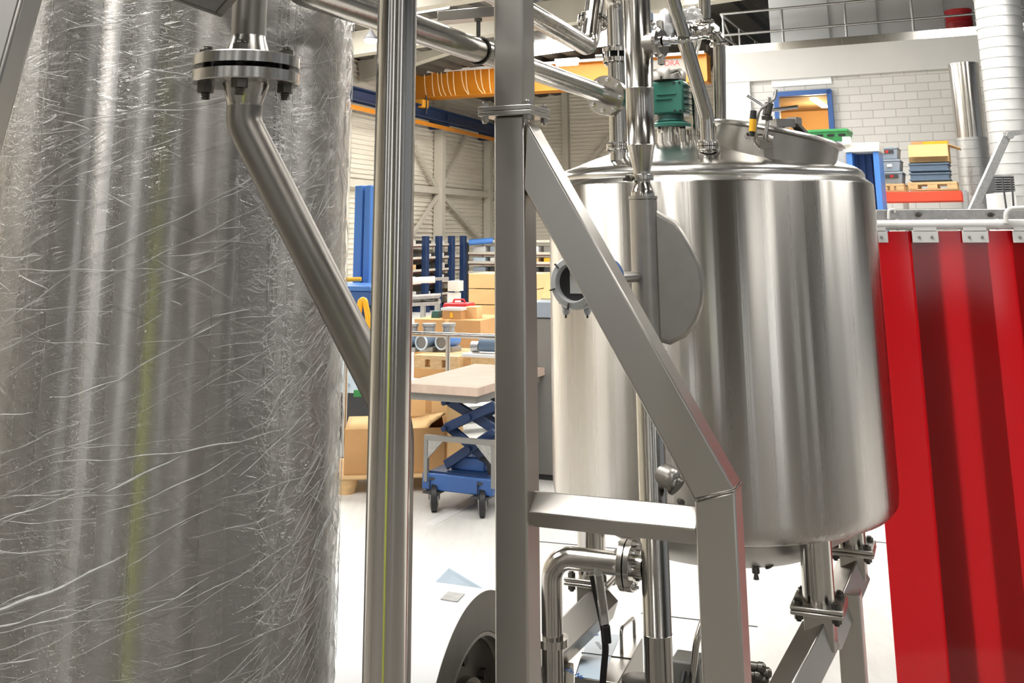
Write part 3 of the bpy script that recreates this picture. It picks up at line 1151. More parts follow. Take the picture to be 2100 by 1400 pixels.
def carton(px0, py0, px1, py1, Y, dep, label, mat='card', group=None, floor_=False, ax=AL, name='carton'):
    _, c, w, h = pxbox(px0, py0, px1, py1, Y, dep, ax)
    if floor_:
        top = c.z + h / 2
        h = top
        c.z = top / 2
    uu, vv = ax
    t = thing(name, label, 'carton', at(c, c.z - h / 2), group)
    part('box', MB().box(c, (w, dep, h), (vv, uu, Z)), M[mat], t, bevel=0.004)
    part('tape', MB().box(c + Z * (h / 2 + 0.001), (0.05, dep * 1.0, 0.002), (vv, uu, Z)).box(c - uu * (dep / 2 + 0.001) + Z * h * 0.36, (0.05, 0.002, h * 0.28), (vv, uu, Z)), M['card2'] if mat == 'card' else M['card'], t)
    return t, c, w, h


# cantilever rack on the far left wall
YK = 24.0
t = thing('cantilever_rack', 'tall rack with four dark blue posts and brown shelf arms before the far wall', 'rack', PZ(905, 635, 0))
posts = [(873, 484, 24.0), (900, 485, 24.5), (926, 487, 25.0), (950, 488, 25.4)]
line0 = P(*posts[0])
line1 = P(*posts[-1])
rdv = at(line1 - line0, 0).normalized()
rnv = V((-rdv.y, rdv.x, 0))
ptz = line0.z
for px, py, Y in posts:
    q = P(px, py, Y)
    part('post', MB().box(at(q, ptz / 2), (0.13, 0.13, ptz), (rdv, rnv, Z)), M['navy'], t, bevel=0.01)
    part('foot', MB().box(at(q, 0.05) + rnv * 0.35, (0.12, 0.9, 0.1), (rdv, rnv, Z)), M['navy'], t)
shelf_rows = [504, 530, 555, 580, 606]
e0 = at(line0 - rdv * 1.5, 0)
e1 = at(line1 + rdv * 0.25, 0)
shz = [P(900, y, 24.5).z for y in shelf_rows]
for k, z in enumerate(shz):
    part('shelf', MB().bar(at(e0, z) + rnv * 0.45, at(e1, z) + rnv * 0.45, 0.75, 0.045), M['rust'], t, 'brown shelf arm level')
    part('lip', MB().bar(at(e0, z + 0.03) + rnv * 0.07, at(e1, z + 0.03) + rnv * 0.07, 0.02, 0.05), M['column'], t, 'pale shelf lip')
ordn = ['top', 'second', 'third', 'fourth', 'fifth']
bayn = ['leftmost bay', 'second bay', 'third bay', 'last bay']
bayx = []
pl = [(q - at(line0, 0)).dot(rdv) for q in [P(*p_) for p_ in posts]]
bays = [(-1.3, pl[0] - 0.1), (pl[0] + 0.1, pl[1] - 0.1), (pl[1] + 0.1, pl[2] - 0.1), (pl[2] + 0.1, pl[3] - 0.1)]
goods_m = [('white', 'white'), ('card', 'tan'), ('grey', 'grey'), ('dkgrey', 'dark'), ('offwhite', 'cream')]
rg = random.Random(11)
for k, z in enumerate(shz):
    for j, (s0, s1) in enumerate(bays):
        zz = z + 0.03
        room = (shz[k - 1] - z if k else 0.22) - 0.09
        n = 2 if (s1 - s0) > 0.5 else 1
        cols = rg.sample(goods_m, n)
        for i in range(n):
            wseg = (s1 - s0) / n
            w = wseg * rg.uniform(0.62, 0.86)
            h = room * rg.uniform(0.4, 0.85)
            c = at(line0, 0) + rdv * (s0 + wseg * (i + 0.5)) + rnv * 0.28
            mk, cn = cols[i]
            shape = 'box'
            lab = '%s box on the %s shelf of the cantilever rack, %s' % (cn, ordn[k], bayn[j])
            b = MB().box(at(c, zz + h / 2), (w, 0.3, h), (rdv, rnv, Z))
            solo('stored_box', b, M[mk], lab, 'box', 'boxes stored on the blue post rack', bevel=0.008)

# right-hand shelving below the corner
YS = 25.5
t = thing('shelving_unit', 'shelving with three red brown levels beside the blue post rack, half behind the steel post', 'shelf', PZ(985, 620, 0))
zs = [P(985, y, YS).z for y in (497, 521, 540, 561)]
a, b = at(P(958, 500, YS), 0), at(P(1150, 500, YS - 1.2), 0)
dd = (b - a).normalized()
nn = V((dd.y, -dd.x, 0))
nn = -nn if nn.y < 0 else nn
for k, z in enumerate(zs):
    part('shelf', MB().bar(at(a, z) + nn * 0.3, at(b, z) + nn * 0.3, 0.6, 0.05), M['rust'] if k else M['midgrey'], t)
    part('lip', MB().bar(at(a, z + 0.03), at(b, z + 0.03), 0.02, 0.06), M['column'], t)
for s in (0.0, 0.5, 1.0):
    q = a.lerp(b, s)
    part('upright', MB().box(at(q, zs[0] / 2), (0.07, 0.07, zs[0]), (dd, nn, Z)), M['dkgrey'], t)
solo('blue_tube', MB().tube([P(962, 497, YS - 0.2), P(1012, 493, YS - 0.3)], 0.07, 12), M['blue'], 'long light blue tube lying on top of the shelving beside the blue posts', 'tube')
k = 0
for i, (z0, names) in enumerate(((zs[1], ('white', 'grey', 'dkgrey', 'white', 'midgrey')), (zs[2], ('palefilm', 'white', 'palefilm', 'card', 'yel2')), (zs[3], ('grey', 'dkgrey', 'slate', 'dkgrey', 'dkgrey')))):
    room = (zs[i] - z0) - 0.1
    for j, mk in enumerate(names):
        s = 0.12 + j * 0.19
        q = a.lerp(b, s) + nn * 0.25
        w = 0.17 * (b - a).length * 0.8
        cn = {'white': 'white', 'grey': 'grey', 'dkgrey': 'dark', 'midgrey': 'dull grey', 'palefilm': 'pale blue', 'card': 'tan', 'yel2': 'yellow', 'slate': 'blue grey'}[mk]
        pos = ('at the left end', 'second from the left', 'in the middle', 'second from the right end', 'at the right end')[j]
        solo('stored_box', MB().box(at(q, z0 + 0.05 + room * 0.4), (w, 0.4, room * 0.8), (dd, nn, Z)), M[mk], '%s box %s of the %s level of the corner shelving' % (cn, pos, ('upper', 'middle', 'lower')[i]), 'box', 'boxes on the corner shelving', bevel=0.01)

# tall carton stack
for k, (y0, y1, lab) in enumerate(((561, 592, 'tan carton, topmost of the stack right of the white sign'), (593, 625, 'tan carton, middle of the stack right of the white sign'), (626, 700, 'large tan carton, lowest of the stack right of the white sign'))):
    carton(960 - (k == 2) * 6, y0, 1100, y1, 14.5, 0.7, lab, 'card', 'tan cartons in a stack', k == 2)
# long brown carton and things on it
tl, cl, wl, hl = carton(846, 655, 986, 744, 13.2, 0.9, 'very long brown cardboard box lying behind the motors', 'card2', None, True)
ztop = hl
mk = mm(13.4)
c = at(P(929, 640, 13.5), ztop)
t = thing('red_case', 'red tool case lying on the long brown box', 'case', c + uL * 0.2)
part('case_body', MB().add(*taper(c + uL * 0.2, 62 * mk, 0.3, 52 * mk, 0.26, 0.17, AL)), M['red'], t, bevel=0.01)
part('handle', MB().tube(fillet([c + uL * 0.2 - vL * 0.08 + Z * 0.16, c + uL * 0.2 - vL * 0.07 + Z * 0.21, c + uL * 0.2 + vL * 0.07 + Z * 0.21, c + uL * 0.2 + vL * 0.08 + Z * 0.16], 0.02, 4), 0.012, 8), M['red'], t)
c = at(P(926, 650, 13.25), ztop)
t = thing('wooden_tray', 'small brown tray box with cream lid at the front of the long brown box', 'box', c + uL * 0.1)
part('box', MB().box(c + uL * 0.1 + Z * 0.055, (40 * mk, 0.2, 0.11), (vL, uL, Z)), M['card2'], t)
part('lid', MB().box(c + uL * 0.1 + Z * 0.12, (44 * mk, 0.24, 0.03), (vL, uL, Z)), M['offwhite'], t)
part('tag', MB().box(c + uL * -0.002 + Z * 0.05, (6 * mk, 0.008, 0.06), (vL, uL, Z)), M['yel2'], t, 'yellow tag')
solo('green_box', MB().add(*taper(at(P(887, 645, 13.4), ztop) + uL * 0.15, 17 * mk, 0.16, 14 * mk, 0.14, 0.085, AL)), M['dkgreen'], 'small dark green box left of the red case', 'box', bevel=0.006)
solo('small_carton', MB().box(at(P(962, 650, 13.3), ztop + 0.07) + uL * 0.15, (26 * mk, 0.2, 0.14), (vL, uL, Z)), M['card'], 'small pale carton right of the brown tray box', 'box', bevel=0.004)
t = thing('white_sign', 'white board on a dark stand right of the second blue post', 'sign', PZ(930, 690, 0) + uL * 0.5)
_, c, w, h = pxbox(917, 600, 944, 623, 15.5, 0.03, AL)
part('board', MB().box(c, (w, 0.03, h), (vL, uL, Z)), M['white'], t)
part('stand', MB().box(at(c, (c.z - h / 2) / 2) + uL * 0.03, (0.06, 0.04, c.z - h / 2), (vL, uL, Z)).box(at(c, 0.02), (0.4, 0.4, 0.04), (vL, uL, Z)), M['dkgrey'], t)
_, c, w, h = pxbox(919, 576, 941, 597, 15.5, 0.16, AL)
part('top_box', MB().box(c + Z * 0.0, (w, 0.2, h), (vL, uL, Z)), M['offwhite'], t, 'cream box above the board')
# white roll and steel frame on the workbench
t = thing('steel_bench', 'grey steel frame bench with long flat bars behind the cartons', 'bench', PZ(860, 690, 0) + uL * 1.5)
qa, qb = P(800, 612, 15.2), P(902, 606, 15.2)
part('top', MB().bar(qa, qb, 0.5, 0.04).bar(qa - Z * 0.08, qb - Z * 0.09, 0.5, 0.05), M['galv'], t)
part('long_bar', MB().bar(P(800, 575, 15.0), P(920, 571, 15.0), 0.06, 0.04), M['galv'], t)
for px in (830, 868, 897):
    q = P(px, 612, 15.2)
    part('leg', MB().box(at(q, q.z / 2), (0.06, 0.06, q.z), (vL, uL, Z)), M['galv'], t)
solo('white_roll', MB().tube([P(800, 577, 14.9), P(892, 573, 14.9)], 0.043, 16), M['white'], 'white plastic roll lying across in front of the blue rack posts', 'roll')

# motors on a pallet
YM = 12.4
tp, cp, wp = pallet(842, 945, 757, YM - 0.35, AM, 'wooden pallet carrying the blue grey motors', 'floor pallets', 0.8)
mM = mm(YM)
for px, lab in ((828, 'grey blue motor on the pallet, mostly hidden by the tall round pipe'), (864, 'grey blue motor on the pallet, middle one of the three'), (905, 'grey blue motor on the pallet behind the rail post, rightmost of the three')):
    c = P(px, 716, YM)
    c.z = max(c.z, cp.z + 17 * mM + 0.01)
    ax = (MU * 0.98 + MV * 0.1).normalized()
    t = thing('electric_motor', lab, 'motor', at(c, cp.z), 'motors on the pallet')
    rr = 13.5 * mM
    prof = [(0, 0), (rr * 0.95, 0), (rr, 0.02), (rr, 0.30), (rr * 0.75, 0.34), (0, 0.34)]
    part('housing', MB().lathe(c, ax, prof, 24), M['blue'] if px > 880 else M['slate'], t)
    part('end_ring', MB().torus(c - ax * 0.005, ax, rr * 0.98, rr * 0.14, 28, 8), M['palefilm'], t, 'pale front ring')
    part('end_plate', MB().lathe(c - ax * 0.004, ax, [(0, 0), (rr * 0.8, 0), (rr * 0.8, 0.01), (0, 0.01)], 24), M['midgrey'], t)
    part('terminal_box', MB().lathe(c + ax * 0.16 + Z * rr * 0.9, Z, [(0.07, 0), (0.07, 0.09), (0.082, 0.1), (0.082, 0.13), (0, 0.13)], 20), M['galv'], t)
    part('foot', MB().box(at(c + ax * 0.15, cp.z + (c.z - cp.z - rr * 0.8) / 2 + 0.005), (0.24, 0.2, max(0.05, c.z - cp.z - rr * 0.7)), (ax.cross(Z), ax, Z)), M['galv'], t)
# right pallet pile with small blue machine
q = PZ(985, 792, 0) - MU * 0.35
t = thing('wood_offcuts', 'low pile of pale wood boards on the floor right of the motors', 'wood', q)
for k in range(4):
    a = q + MV * (-0.35 + 0.05 * k) + MU * (0.12 * k) + Z * (0.03 + 0.06 * k)
    part('board', MB().bar(a, a + MV * (0.8 + 0.1 * k) + MU * random.uniform(-0.1, 0.1), 0.14, 0.05), M['wood'], t)
c = P(1000, 727, 12.0)
t = thing('blue_pump', 'small blue grey pump on a white plate right of the motors', 'pump', c)
part('plate', MB().box(c, (0.5, 0.3, 0.03), (MV, MU, Z)), M['white'], t)
part('stand', MB().box(at(c, c.z / 2 - 0.0075), (0.3, 0.2, c.z - 0.016), (MV, MU, Z)), M['wood'], t)
part('body', MB().lathe(c + Z * 0.11 - MV * 0.08, MV, [(0, 0), (0.08, 0), (0.08, 0.2), (0.05, 0.24), (0, 0.24)], 20), M['slate'], t)
part('head', MB().lathe(c + Z * 0.08 - MV * 0.2, MV, [(0, 0), (0.06, 0.01), (0.06, 0.1), (0, 0.1)], 20), M['galv'], t)

# barrier rail
YB = PZ(712, 945, 0).y
ra, rb = P(705, 679, YB), P(1040, 691, YB + 0.3)
t = thing('barrier_rail', 'stainless tube barrier rail standing on the floor behind the lift table', 'railing', at((ra + rb) / 2, 0))
part('top_rail', MB().tube([ra, rb], 0.022, 14), M['pol'], t)
for px, s in ((720, 0), (908, 0.61), (1040, 0.95)):
    q = ra.lerp(rb, s) + MV * 0.03
    part('post', MB().tube([at(q, 0.02), q], 0.019, 14), M['pol'], t)
    part('foot_bar', MB().tube([at(q, 0.02) - MU * 0.05, at(q, 0.02) + MU * 0.4], 0.019, 12), M['pol'], t)

# blue stacker
YT = 11.0
mT = mm(YT)
q = P(752, 380, YT)
t = thing('blue_stacker', 'blue pallet stacker with a tall mast left of the tall round pipe', 'stacker', at(q, 0))
mz = q.z
ma = dirs(30)
part('mast', MB().box(at(q, mz / 2 + 0.08) - ma[1] * 0.06, (0.10, 0.12, mz - 0.16), (ma[1], ma[0], Z)).box(at(q, mz / 2 + 0.08) + ma[1] * 0.05, (0.08, 0.10, mz - 0.16), (ma[1], ma[0], Z)), M['blue'], t, bevel=0.01)
c = P(738, 607, YT - 0.4)
part('hood', MB().box(c, (0.62, 0.5, 0.14), (ma[1], ma[0], Z)), M['midblue'], t, bevel=0.02)
part('cover', MB().box(c + Z * 0.09, (0.66, 0.54, 0.05), (ma[1], ma[0], Z)), M['blue'], t, bevel=0.015)
part('lower_body', MB().box(at(c, (c.z - 0.07 + 0.14) / 2), (0.55, 0.45, c.z - 0.07 - 0.14), (ma[1], ma[0], Z)), M['navy'], t, bevel=0.02)
part('grip', MB().tube([P(708, 573, YT - 0.5), P(741, 572, YT - 0.5)], 0.022, 10), M['yel2'], t, 'yellow hand grip')
for k in (-1, 1):
    cc = at(c, 0.075) + ma[1] * 0.22 * k
    part('wheel', MB().cyl(cc - ma[1] * 0.03, cc + ma[1] * 0.03, 0.075, None, 20), M['rubber'], t)
    part('fork', MB().bar(at(c, 0.12) + ma[1] * 0.2 * k, at(c, 0.12) + ma[1] * 0.2 * k + ma[0] * 1.3, 0.16, 0.05), M['midblue'], t)
yb = 9.6
t = thing('yellow_hand_truck', 'yellow loop handle of a hand truck standing before the blue stacker', 'hand truck', at(P(748, 650, yb), 0))
a, b, c = P(739, 616, yb), P(733, 672, yb), P(760, 690, yb)
pts = fillet([at(b, 0.15), b, a, P(748, 614, yb), P(753, 640, yb), c, at(c, 0.15)], 0.03, 4)
part('frame', MB().tube(pts, 0.026, 12), M['yel2'], t)
for q in (b, c):
    part('wheel', MB().cyl(at(q, 0.1) - V((0.02, 0, 0)), at(q, 0.1) + V((0.02, 0, 0)), 0.1, None, 20), M['rubber'], t)

# pale blue film covered sheet and steel beams
t = thing('film_covered_sheet', 'pale blue film covered steel sheet standing upright left of the tall round pipe', 'sheet', P(726, 800, 9.3))
_, c, w, h = pxbox(672, 690, 775, 806, 9.3, 0.02, AL)
part('sheet', MB().box(c, (w, 0.02, h), (vL, uL, Z)), M['palefilm'], t)
part('print_mark', MB().bar(P(702, 778, 9.27), P(716, 792, 9.27), 0.03, 0.004, V((0, -1, 0))), M['grey'], t)
part('support', MB().box(at(c, (c.z - h / 2) / 2) + uL * 0.1, (w * 0.9, 0.1, c.z - h / 2), (vL, uL, Z)), M['dkgrey'], t)
part('green_strap', MB().bar(P(726, 806, 9.0), P(760, 806, 9.0), 0.05, 0.05), M['crate'], t)


def hollow(mb, p0, p1, w, h, tk=0.006):
    p0, p1 = V(p0), V(p1)
    d = (p1 - p0).normalized()
    x = d.cross(Z).normalized()
    y = x.cross(d).normalized()
    for s in (-1, 1):
        mb.box((p0 + p1) / 2 + x * (w - tk) / 2 * s, (tk, (p1 - p0).length, h), (x, d, y))
        mb.box((p0 + p1) / 2 + y * (h - tk) / 2 * s, (w, (p1 - p0).length, tk), (x, d, y))
    return mb


bd = V((math.sin(R(66)), math.cos(R(66)), 0))
q = PZ(683, 884, 0.0)
q2 = q + Z * 0.13
solo('steel_beam', hollow(MB(), q + Z * 0.065, q + bd * 2.0 + Z * 0.065, 0.3, 0.13), M['galv'], 'grey rectangular steel tube lying on the floor, lower of the two left of the round pipe', 'beam', 'steel tubes on the floor')
solo('steel_beam', hollow(MB(), q2 + bd * 0.22 + Z * 0.06, q2 + bd * 1.8 + Z * 0.06, 0.24, 0.12), M['galv'], 'grey rectangular steel tube, upper of the two left of the round pipe', 'beam', 'steel tubes on the floor')
solo('steel_beam', hollow(MB(), PZ(925, 850, 0.15), PZ(925, 850, 0.15) + bd * 1.4, 0.2, 0.14).box(PZ(925, 850, 0.15) + bd * 0.7 - Z * 0.11, (0.3, 0.1, 0.08)), M['galv'], 'grey steel tube end showing behind the blue scissor arms', 'beam', 'steel tubes on the floor')

# carton with sagging flap on a moulded pallet
YP = 7.0
mP = mm(YP)
q = PZ(745, 1013, 0)
t = thing('moulded_pallet', 'tan pressed wood pallet with round feet under the carton left of the round pipe', 'pallet', q)
pw, pd, ph = 0.78, 0.6, 0.12
CU_, CV_ = dirs(-6)
YP = PZ(800, 1012, 0).y
pc = at(P(800, 985, YP), 0) + CU_ * 0.27
for i in (-1, 0, 1):
    for j in (-1, 1):
        part('foot', MB().lathe(pc + CV_ * (pw / 2 - 0.09) * i + CU_ * (pd / 2 - 0.09) * j, Z, [(0, 0), (0.06, 0), (0.085, ph - 0.015), (0, ph - 0.015)], 20), M['wood'], t)
part('deck', MB().box(pc + Z * (ph - 0.008), (pw, pd, 0.024), (CV_, CU_, Z)), M['wood'], t, bevel=0.008)
cb = pc + CV_ * 0.03
zc = ph + 0.006
hC = P(800, 880, YP).z - zc
wC, dC = 0.69, 0.5
t = thing('large_carton', 'open brown carton with a sagging lid on the pressed wood pallet', 'carton', cb + Z * zc)
bx = MB()
for i in (-1, 1):
    bx.box(cb + CV_ * (wC / 2) * i + Z * (zc + hC / 2), (0.008, dC, hC), (CV_, CU_, Z))
    bx.box(cb + CU_ * (dC / 2) * i + Z * (zc + hC / 2), (wC, 0.008, hC), (CV_, CU_, Z))
bx.box(cb + Z * (zc + 0.006), (wC, dC, 0.012), (CV_, CU_, Z))
part('box', bx, M['card2'], t)
vs, fs = [], []
NX = 14
for j in (-1, 1):
    for i in range(NX + 1):
        s = i / NX
        sag = -0.10 * math.sin(PI * min(1, max(0, (s - 0.35) / 0.5))) if s > 0.35 else 0.0
        sag += 0.09 * max(0, (s - 0.8) / 0.2)
        if j > 0:
            sag *= 0.2
        vs.append(cb + CV_ * (wC * (s - 0.5)) + CU_ * dC / 2 * j + Z * (zc + hC + 0.006 + sag))
fs = [(i, i + 1, i + NX + 2, i + NX + 1) for i in range(NX)]
o = part('lid', MB().add(vs, fs), M['card'], t, 'paler sagging lid', smooth=60)
sm = o.modifiers.new('thick', 'SOLIDIFY')
sm.thickness = 0.008
carton(838, 800, 919, 880, 8.25, 0.28, 'tall tan carton standing behind the lift table left of the scissor arms', 'card', None, True, AM)

# scissor lift table
ca, cb2 = PZ(882, 1047, 0), PZ(998, 1061, 0)
tdir = at(cb2 - ca, 0).normalized()
tn = V((-tdir.y, tdir.x, 0))
if tn.y < 0:
    tn = -tn
t = thing('scissor_lift_table', 'blue scissor lift table on castors with a worn wooden top', 'lift table', at((ca + cb2) / 2, 0) + tn * 0.6)
frA = PL(836, 797, ca, tn)
topz = P(900, 792, frA.y).z
O = at(ca, 0)
sx = lambda s, d, z: O + tdir * s + tn * d + Z * z
s_l = (at(PL(836, 797, ca, tn), 0) - O).dot(tdir) - 0.03
s_r = s_l + 0.58
tdp = 1.1
tt = 0.055
part('table_top', MB().box(sx((s_l + s_r) / 2, tdp / 2 - 0.05, topz), (s_r - s_l, tdp, tt), (tdir, tn, Z)), M['ply'], t, 'worn plywood top', bevel=0.005)
part('top_frame', MB().box(sx((s_l + s_r) / 2, tdp / 2 - 0.05, topz - 0.05), (s_r - s_l - 0.06, tdp - 0.06, 0.05), (tdir, tn, Z)), M['midgrey'], t)
bz = P(940, 985, ca.y).z
fl = 0.02
fr2 = (at(cb2, 0) - O).length
fd = 0.62
for d in (0.0, fd):
    part('base_rail', MB().box(sx(fr2 / 2, d, bz), (fr2 + 0.10, 0.05, 0.10), (tdir, tn, Z)), M['midblue'], t, bevel=0.008)
for s in (0.0, fr2):
    part('base_rail', MB().box(sx(s, fd / 2, bz), (0.06, fd, 0.09), (tdir, tn, Z)), M['midblue'], t, bevel=0.008)
part('base_plate', MB().box(sx(fr2 / 2, fd / 2, bz + 0.055), (fr2 + 0.02, fd, 0.012), (tdir, tn, Z)), M['navy'], t)
mid = P(940, 895, ca.y).z
part('middle_bar', MB().box(sx(fr2 / 2 + 0.03, -0.02, mid), (fr2 + 0.12, 0.035, 0.03), (tdir, tn, Z)), M['midgrey'], t)
for s in (-0.02, fr2 + 0.06):
    part('upright', MB().box(sx(s, -0.02, (mid + bz) / 2), (0.025, 0.03, mid - bz), (tdir, tn, Z)), M['midgrey'], t)
    part('gusset', MB().prism([sx(s, -0.03, mid), sx(s + (0.14 if s < 0.1 else -0.14), -0.03, mid), sx(s, -0.03, mid - 0.14)], tn * 0.012), M['galv'], t)
zlow, zmid, ztp = bz + 0.09, mid + 0.05, topz - 0.09
sl, sr = 0.08, fr2 + 0.03
for d in (0.06, fd - 0.04):
    part('scissor_arm', MB().bar(sx(sl, d, zlow), sx(sr, d, zmid), 0.03, 0.06), M['navy'], t, bevel=0.006)
    part('scissor_arm', MB().bar(sx(sr, d + 0.04, zlow), sx(sl, d + 0.04, zmid), 0.03, 0.06), M['navy'], t, bevel=0.006)
    part('scissor_arm', MB().bar(sx(sl, d, zmid), sx(sr, d, ztp), 0.03, 0.06), M['navy'], t, bevel=0.006)
    part('scissor_arm', MB().bar(sx(sr, d + 0.04, zmid), sx(sl, d + 0.04, ztp), 0.03, 0.06), M['navy'], t, bevel=0.006)
for s, z in ((sl, zmid), (sr, zmid), ((sl + sr) / 2, (zmid + ztp) / 2), ((sl + sr) / 2, (zlow + zmid) / 2), (sl, ztp)):
    part('cross_tube', MB().tube([sx(s, 0.02, z), sx(s, fd + 0.04, z)], 0.018, 14), M['navy'], t)
part('blue_panel', MB().bar(sx(sl + 0.02, fd / 2, zmid + 0.04), sx(sr - 0.12, fd / 2, (zmid + ztp) / 2 + 0.02), fd * 0.7, 0.012), M['blue'], t, 'bright blue panel between the arms')
part('cylinder', MB().cyl(sx(sl + 0.08, fd / 2, bz + 0.12), sx(sr - 0.03, fd / 2, zmid - 0.02), 0.035, None, 20), M['midgrey'], t)
part('pump_box', MB().box(sx(fr2 / 2 + 0.02, 0.22, bz + 0.1), (fr2 * 0.62, 0.26, 0.09), (tdir, tn, Z)), M['midblue'], t, bevel=0.015)
part('hose', MB().tube(fillet([sx(fr2 * 0.75, 0.1, bz + 0.14), sx(fr2 * 0.95, 0.06, mid - 0.12), sx(fr2 * 1.02, 0.05, mid - 0.3), sx(fr2 * 1.05, 0.1, bz + 0.06)], 0.08, 5), 0.012, 10), M['rubber'], t)
for s, d in ((0.03, 0.0), (fr2 - 0.03, 0.0), (0.03, fd), (fr2 - 0.03, fd)):
    cr = bz - 0.05
    rw2 = 0.085
    c = sx(s, d - 0.0, rw2)
    wd = (tdir * 0.94 + tn * 0.34).normalized()
    ws = wd.cross(Z)
    wdv = (tdir * 0.45 - tn * 0.9).normalized()
    wx = V((-wdv.y, wdv.x, 0))
    k = part('castor', MB().box(sx(s, d, bz - 0.06), (0.11, 0.11, 0.012), (tdir, tn, Z)).box(c + wx * 0.033 + Z * 0.055, (0.005, 0.05, 0.13), (wx, wdv, Z)).box(c - wx * 0.033 + Z * 0.055, (0.005, 0.05, 0.13), (wx, wdv, Z)).box(c + Z * 0.115, (0.07, 0.06, 0.012), (wx, wdv, Z)), M['dkgrey'], t)
    part('wheel', MB().lathe(c - wx * 0.024, wx, [(0.012, 0), (0.062, 0.002), (rw2, 0.008), (rw2, 0.040), (0.062, 0.046), (0.012, 0.048)], 28), M['rubber'], k)
    part('hub', MB().lathe(c - wx * 0.027, wx, [(0, 0), (0.05, 0.0), (0.05, 0.054), (0, 0.054)], 24), M['galv'], k)
solo('orange_box', pxbox(990, 862, 1090, 884, 11.8, 0.3, AM)[0].box(at(P(1040, 880, 11.8), 0.02) + MU * 0.15, (0.25, 0.25, 0.04), (MV, MU, Z)), M['yel2'], 'yellow orange box showing behind the blue scissor arms', 'box')

# grey cabinet behind the post, left of the polished tank
_, c, w, h = pxbox(1085, 635, 1160, 962, 7.95, 0.5, AM)
t = thing('grey_cabinet', 'tall grey cabinet standing between the square post and the polished tank', 'cabinet', at(c, 0))
part('body', MB().box(at(c, 0.04 + (c.z + h / 2 - 0.1) / 2), (w, 0.5, c.z + h / 2 - 0.1), (MV, MU, Z)), M['midgrey'], t, bevel=0.006)
part('top_cover', MB().box(at(c, c.z + h / 2 + 0.0), (w * 1.04, 0.54, 0.11), (MV, MU, Z)), M['grey'], t, bevel=0.006)
part('plinth', MB().box(at(c, 0.02), (w * 0.95, 0.45, 0.04), (MV, MU, Z)), M['dkgrey'], t)
ztc = c.z + h / 2 + 0.055
solo('paper_stack', MB().add(*[(lambda m_: (m_.v, m_.f))(MB().bar(at(c, ztc + 0.01) - MU * 0.05, at(c, ztc + 0.15) + MU * 0.1, w * 0.8, 0.012))][0]), M['yellowpaper'], 'pale yellow printed sheet standing on the grey cabinet', 'paper')

# ================================================================== FOREGROUND
def PA(px, py, ax):
    """point on the pixel ray at optical depth ax"""
    return CAM + ray(px, py) * (ax / F)


from mathutils import noise as mnoise


def hexbolt(name, c, d, r, up, down, parent, mat=None, thread=None):
    """stud through c along d: nut above at +up, nut below at -down"""
    d = V(d).normalized()
    mb = MB()
    mb.hexa(c + d * up, d, r, r * 0.85)
    mb.hexa(c - d * (down + r * 1.0), d, r, r * 1.0)
    th = thread or r * 0.8
    x, y, _ = basis(d)
    rr = r * 0.56
    prof = [(0, -down - r - th)]
    k = 0
    z = -down - r - th
    while z < up + r * 1.1:
        prof += [(rr, z), (rr * 0.88, z + r * 0.11)]
        z += r * 0.22
    prof += [(rr, z), (0, z)]
    mb.lathe(c, d, prof, 14)
    return part(name, mb, mat or M['bolt'], parent, smooth=30)


def flangepair(t, c, d, r, th, gap, nb, rb, br, mat='flange', rot=0.0, rin=None, boltmat=None):
    d = V(d).normalized()
    rin = rin or r * 0.4
    x, y, _ = basis(d)
    for s in (-1, 1):
        o = c + d * (gap / 2 * s)
        h = th * s
        e = min(0.0015, abs(th) * 0.15) * s
        part('flange', MB().lathe(o, d, [(rin, 0), (r, 0), (r, h - e), (r - abs(e), h), (rin, h)], 56, closed=True), M[mat], t)
    if gap > 0.002:
        part('gasket', MB().lathe(c, d, [(rin, -gap / 2), (r * 0.62, -gap / 2), (r * 0.62, gap / 2), (rin, gap / 2)], 40, closed=True), M['gasket'], t, 'black gasket')
    for k in range(nb):
        a = 2 * PI * k / nb + rot
        hexbolt('bolt', c + (x * math.cos(a) + y * math.sin(a)) * rb, d, br, gap / 2 + th, gap / 2 + th, t, boltmat)


# ---------------------------------------------------------------- film wrapped vessel
WC = V((-2.3 * math.sin(R(18.07)), 2.3 * math.cos(R(18.07)), 0))
WR = 0.352
wc = (-WC).normalized()
wr = V((-wc.y, wc.x, 0))


def WP(th, z, r):
    return WC + (wc * math.cos(th) + wr * math.sin(th)) * r + Z * z


t = thing('wrapped_vessel', 'large steel vessel wrapped in creased clear stretch film, filling the left side', 'vessel', WC)
part('shell', MB().lathe(WC, Z, [(0, 0.34), (0.2, 0.35), (WR - 0.03, 0.42), (WR, 0.5), (WR, 2.75), (WR - 0.03, 2.82), (0.15, 2.9), (0, 2.91)], 160), M['wtank'], t, smooth=40)
for k in range(3):
    a = 2.4 + 2 * PI / 3 * k
    p = WP(a, 0, WR - 0.07)
    part('leg', MB().cyl(p, p + Z * 0.44, 0.03, None, 20), M['pipe'], t)
NT, NZ = 220, 260
vs, fs = [], []
for j in range(NZ + 1):
    z = 0.52 + 2.2 * j / NZ
    for i in range(NT):
        th = 2 * PI * i / NT
        q = V((math.cos(th) * 3.2, math.sin(th) * 3.2, z * 9 + th * 0.8))
        w = mnoise.noise(q) * 0.5 + mnoise.noise(q * 2.7) * 0.3
        q2 = V((math.cos(th) * 9, math.sin(th) * 9, z * 26 - 9 * math.sin(th)))
        w += abs(mnoise.noise(q2)) * 0.35
        if 0.55 < th < 1.9:
            k_ = min(1, (th - 0.55) / 0.3)
            w += k_ * (1.1 * abs(mnoise.noise(V((th * 16, z * 22 + th * 9, 3.3)))) + 0.7 * mnoise.noise(V((th * 30 + z * 20, z * 34, 1.7))))
        vs.append(WP(th, z, WR + 0.0065 + 0.0045 * w))
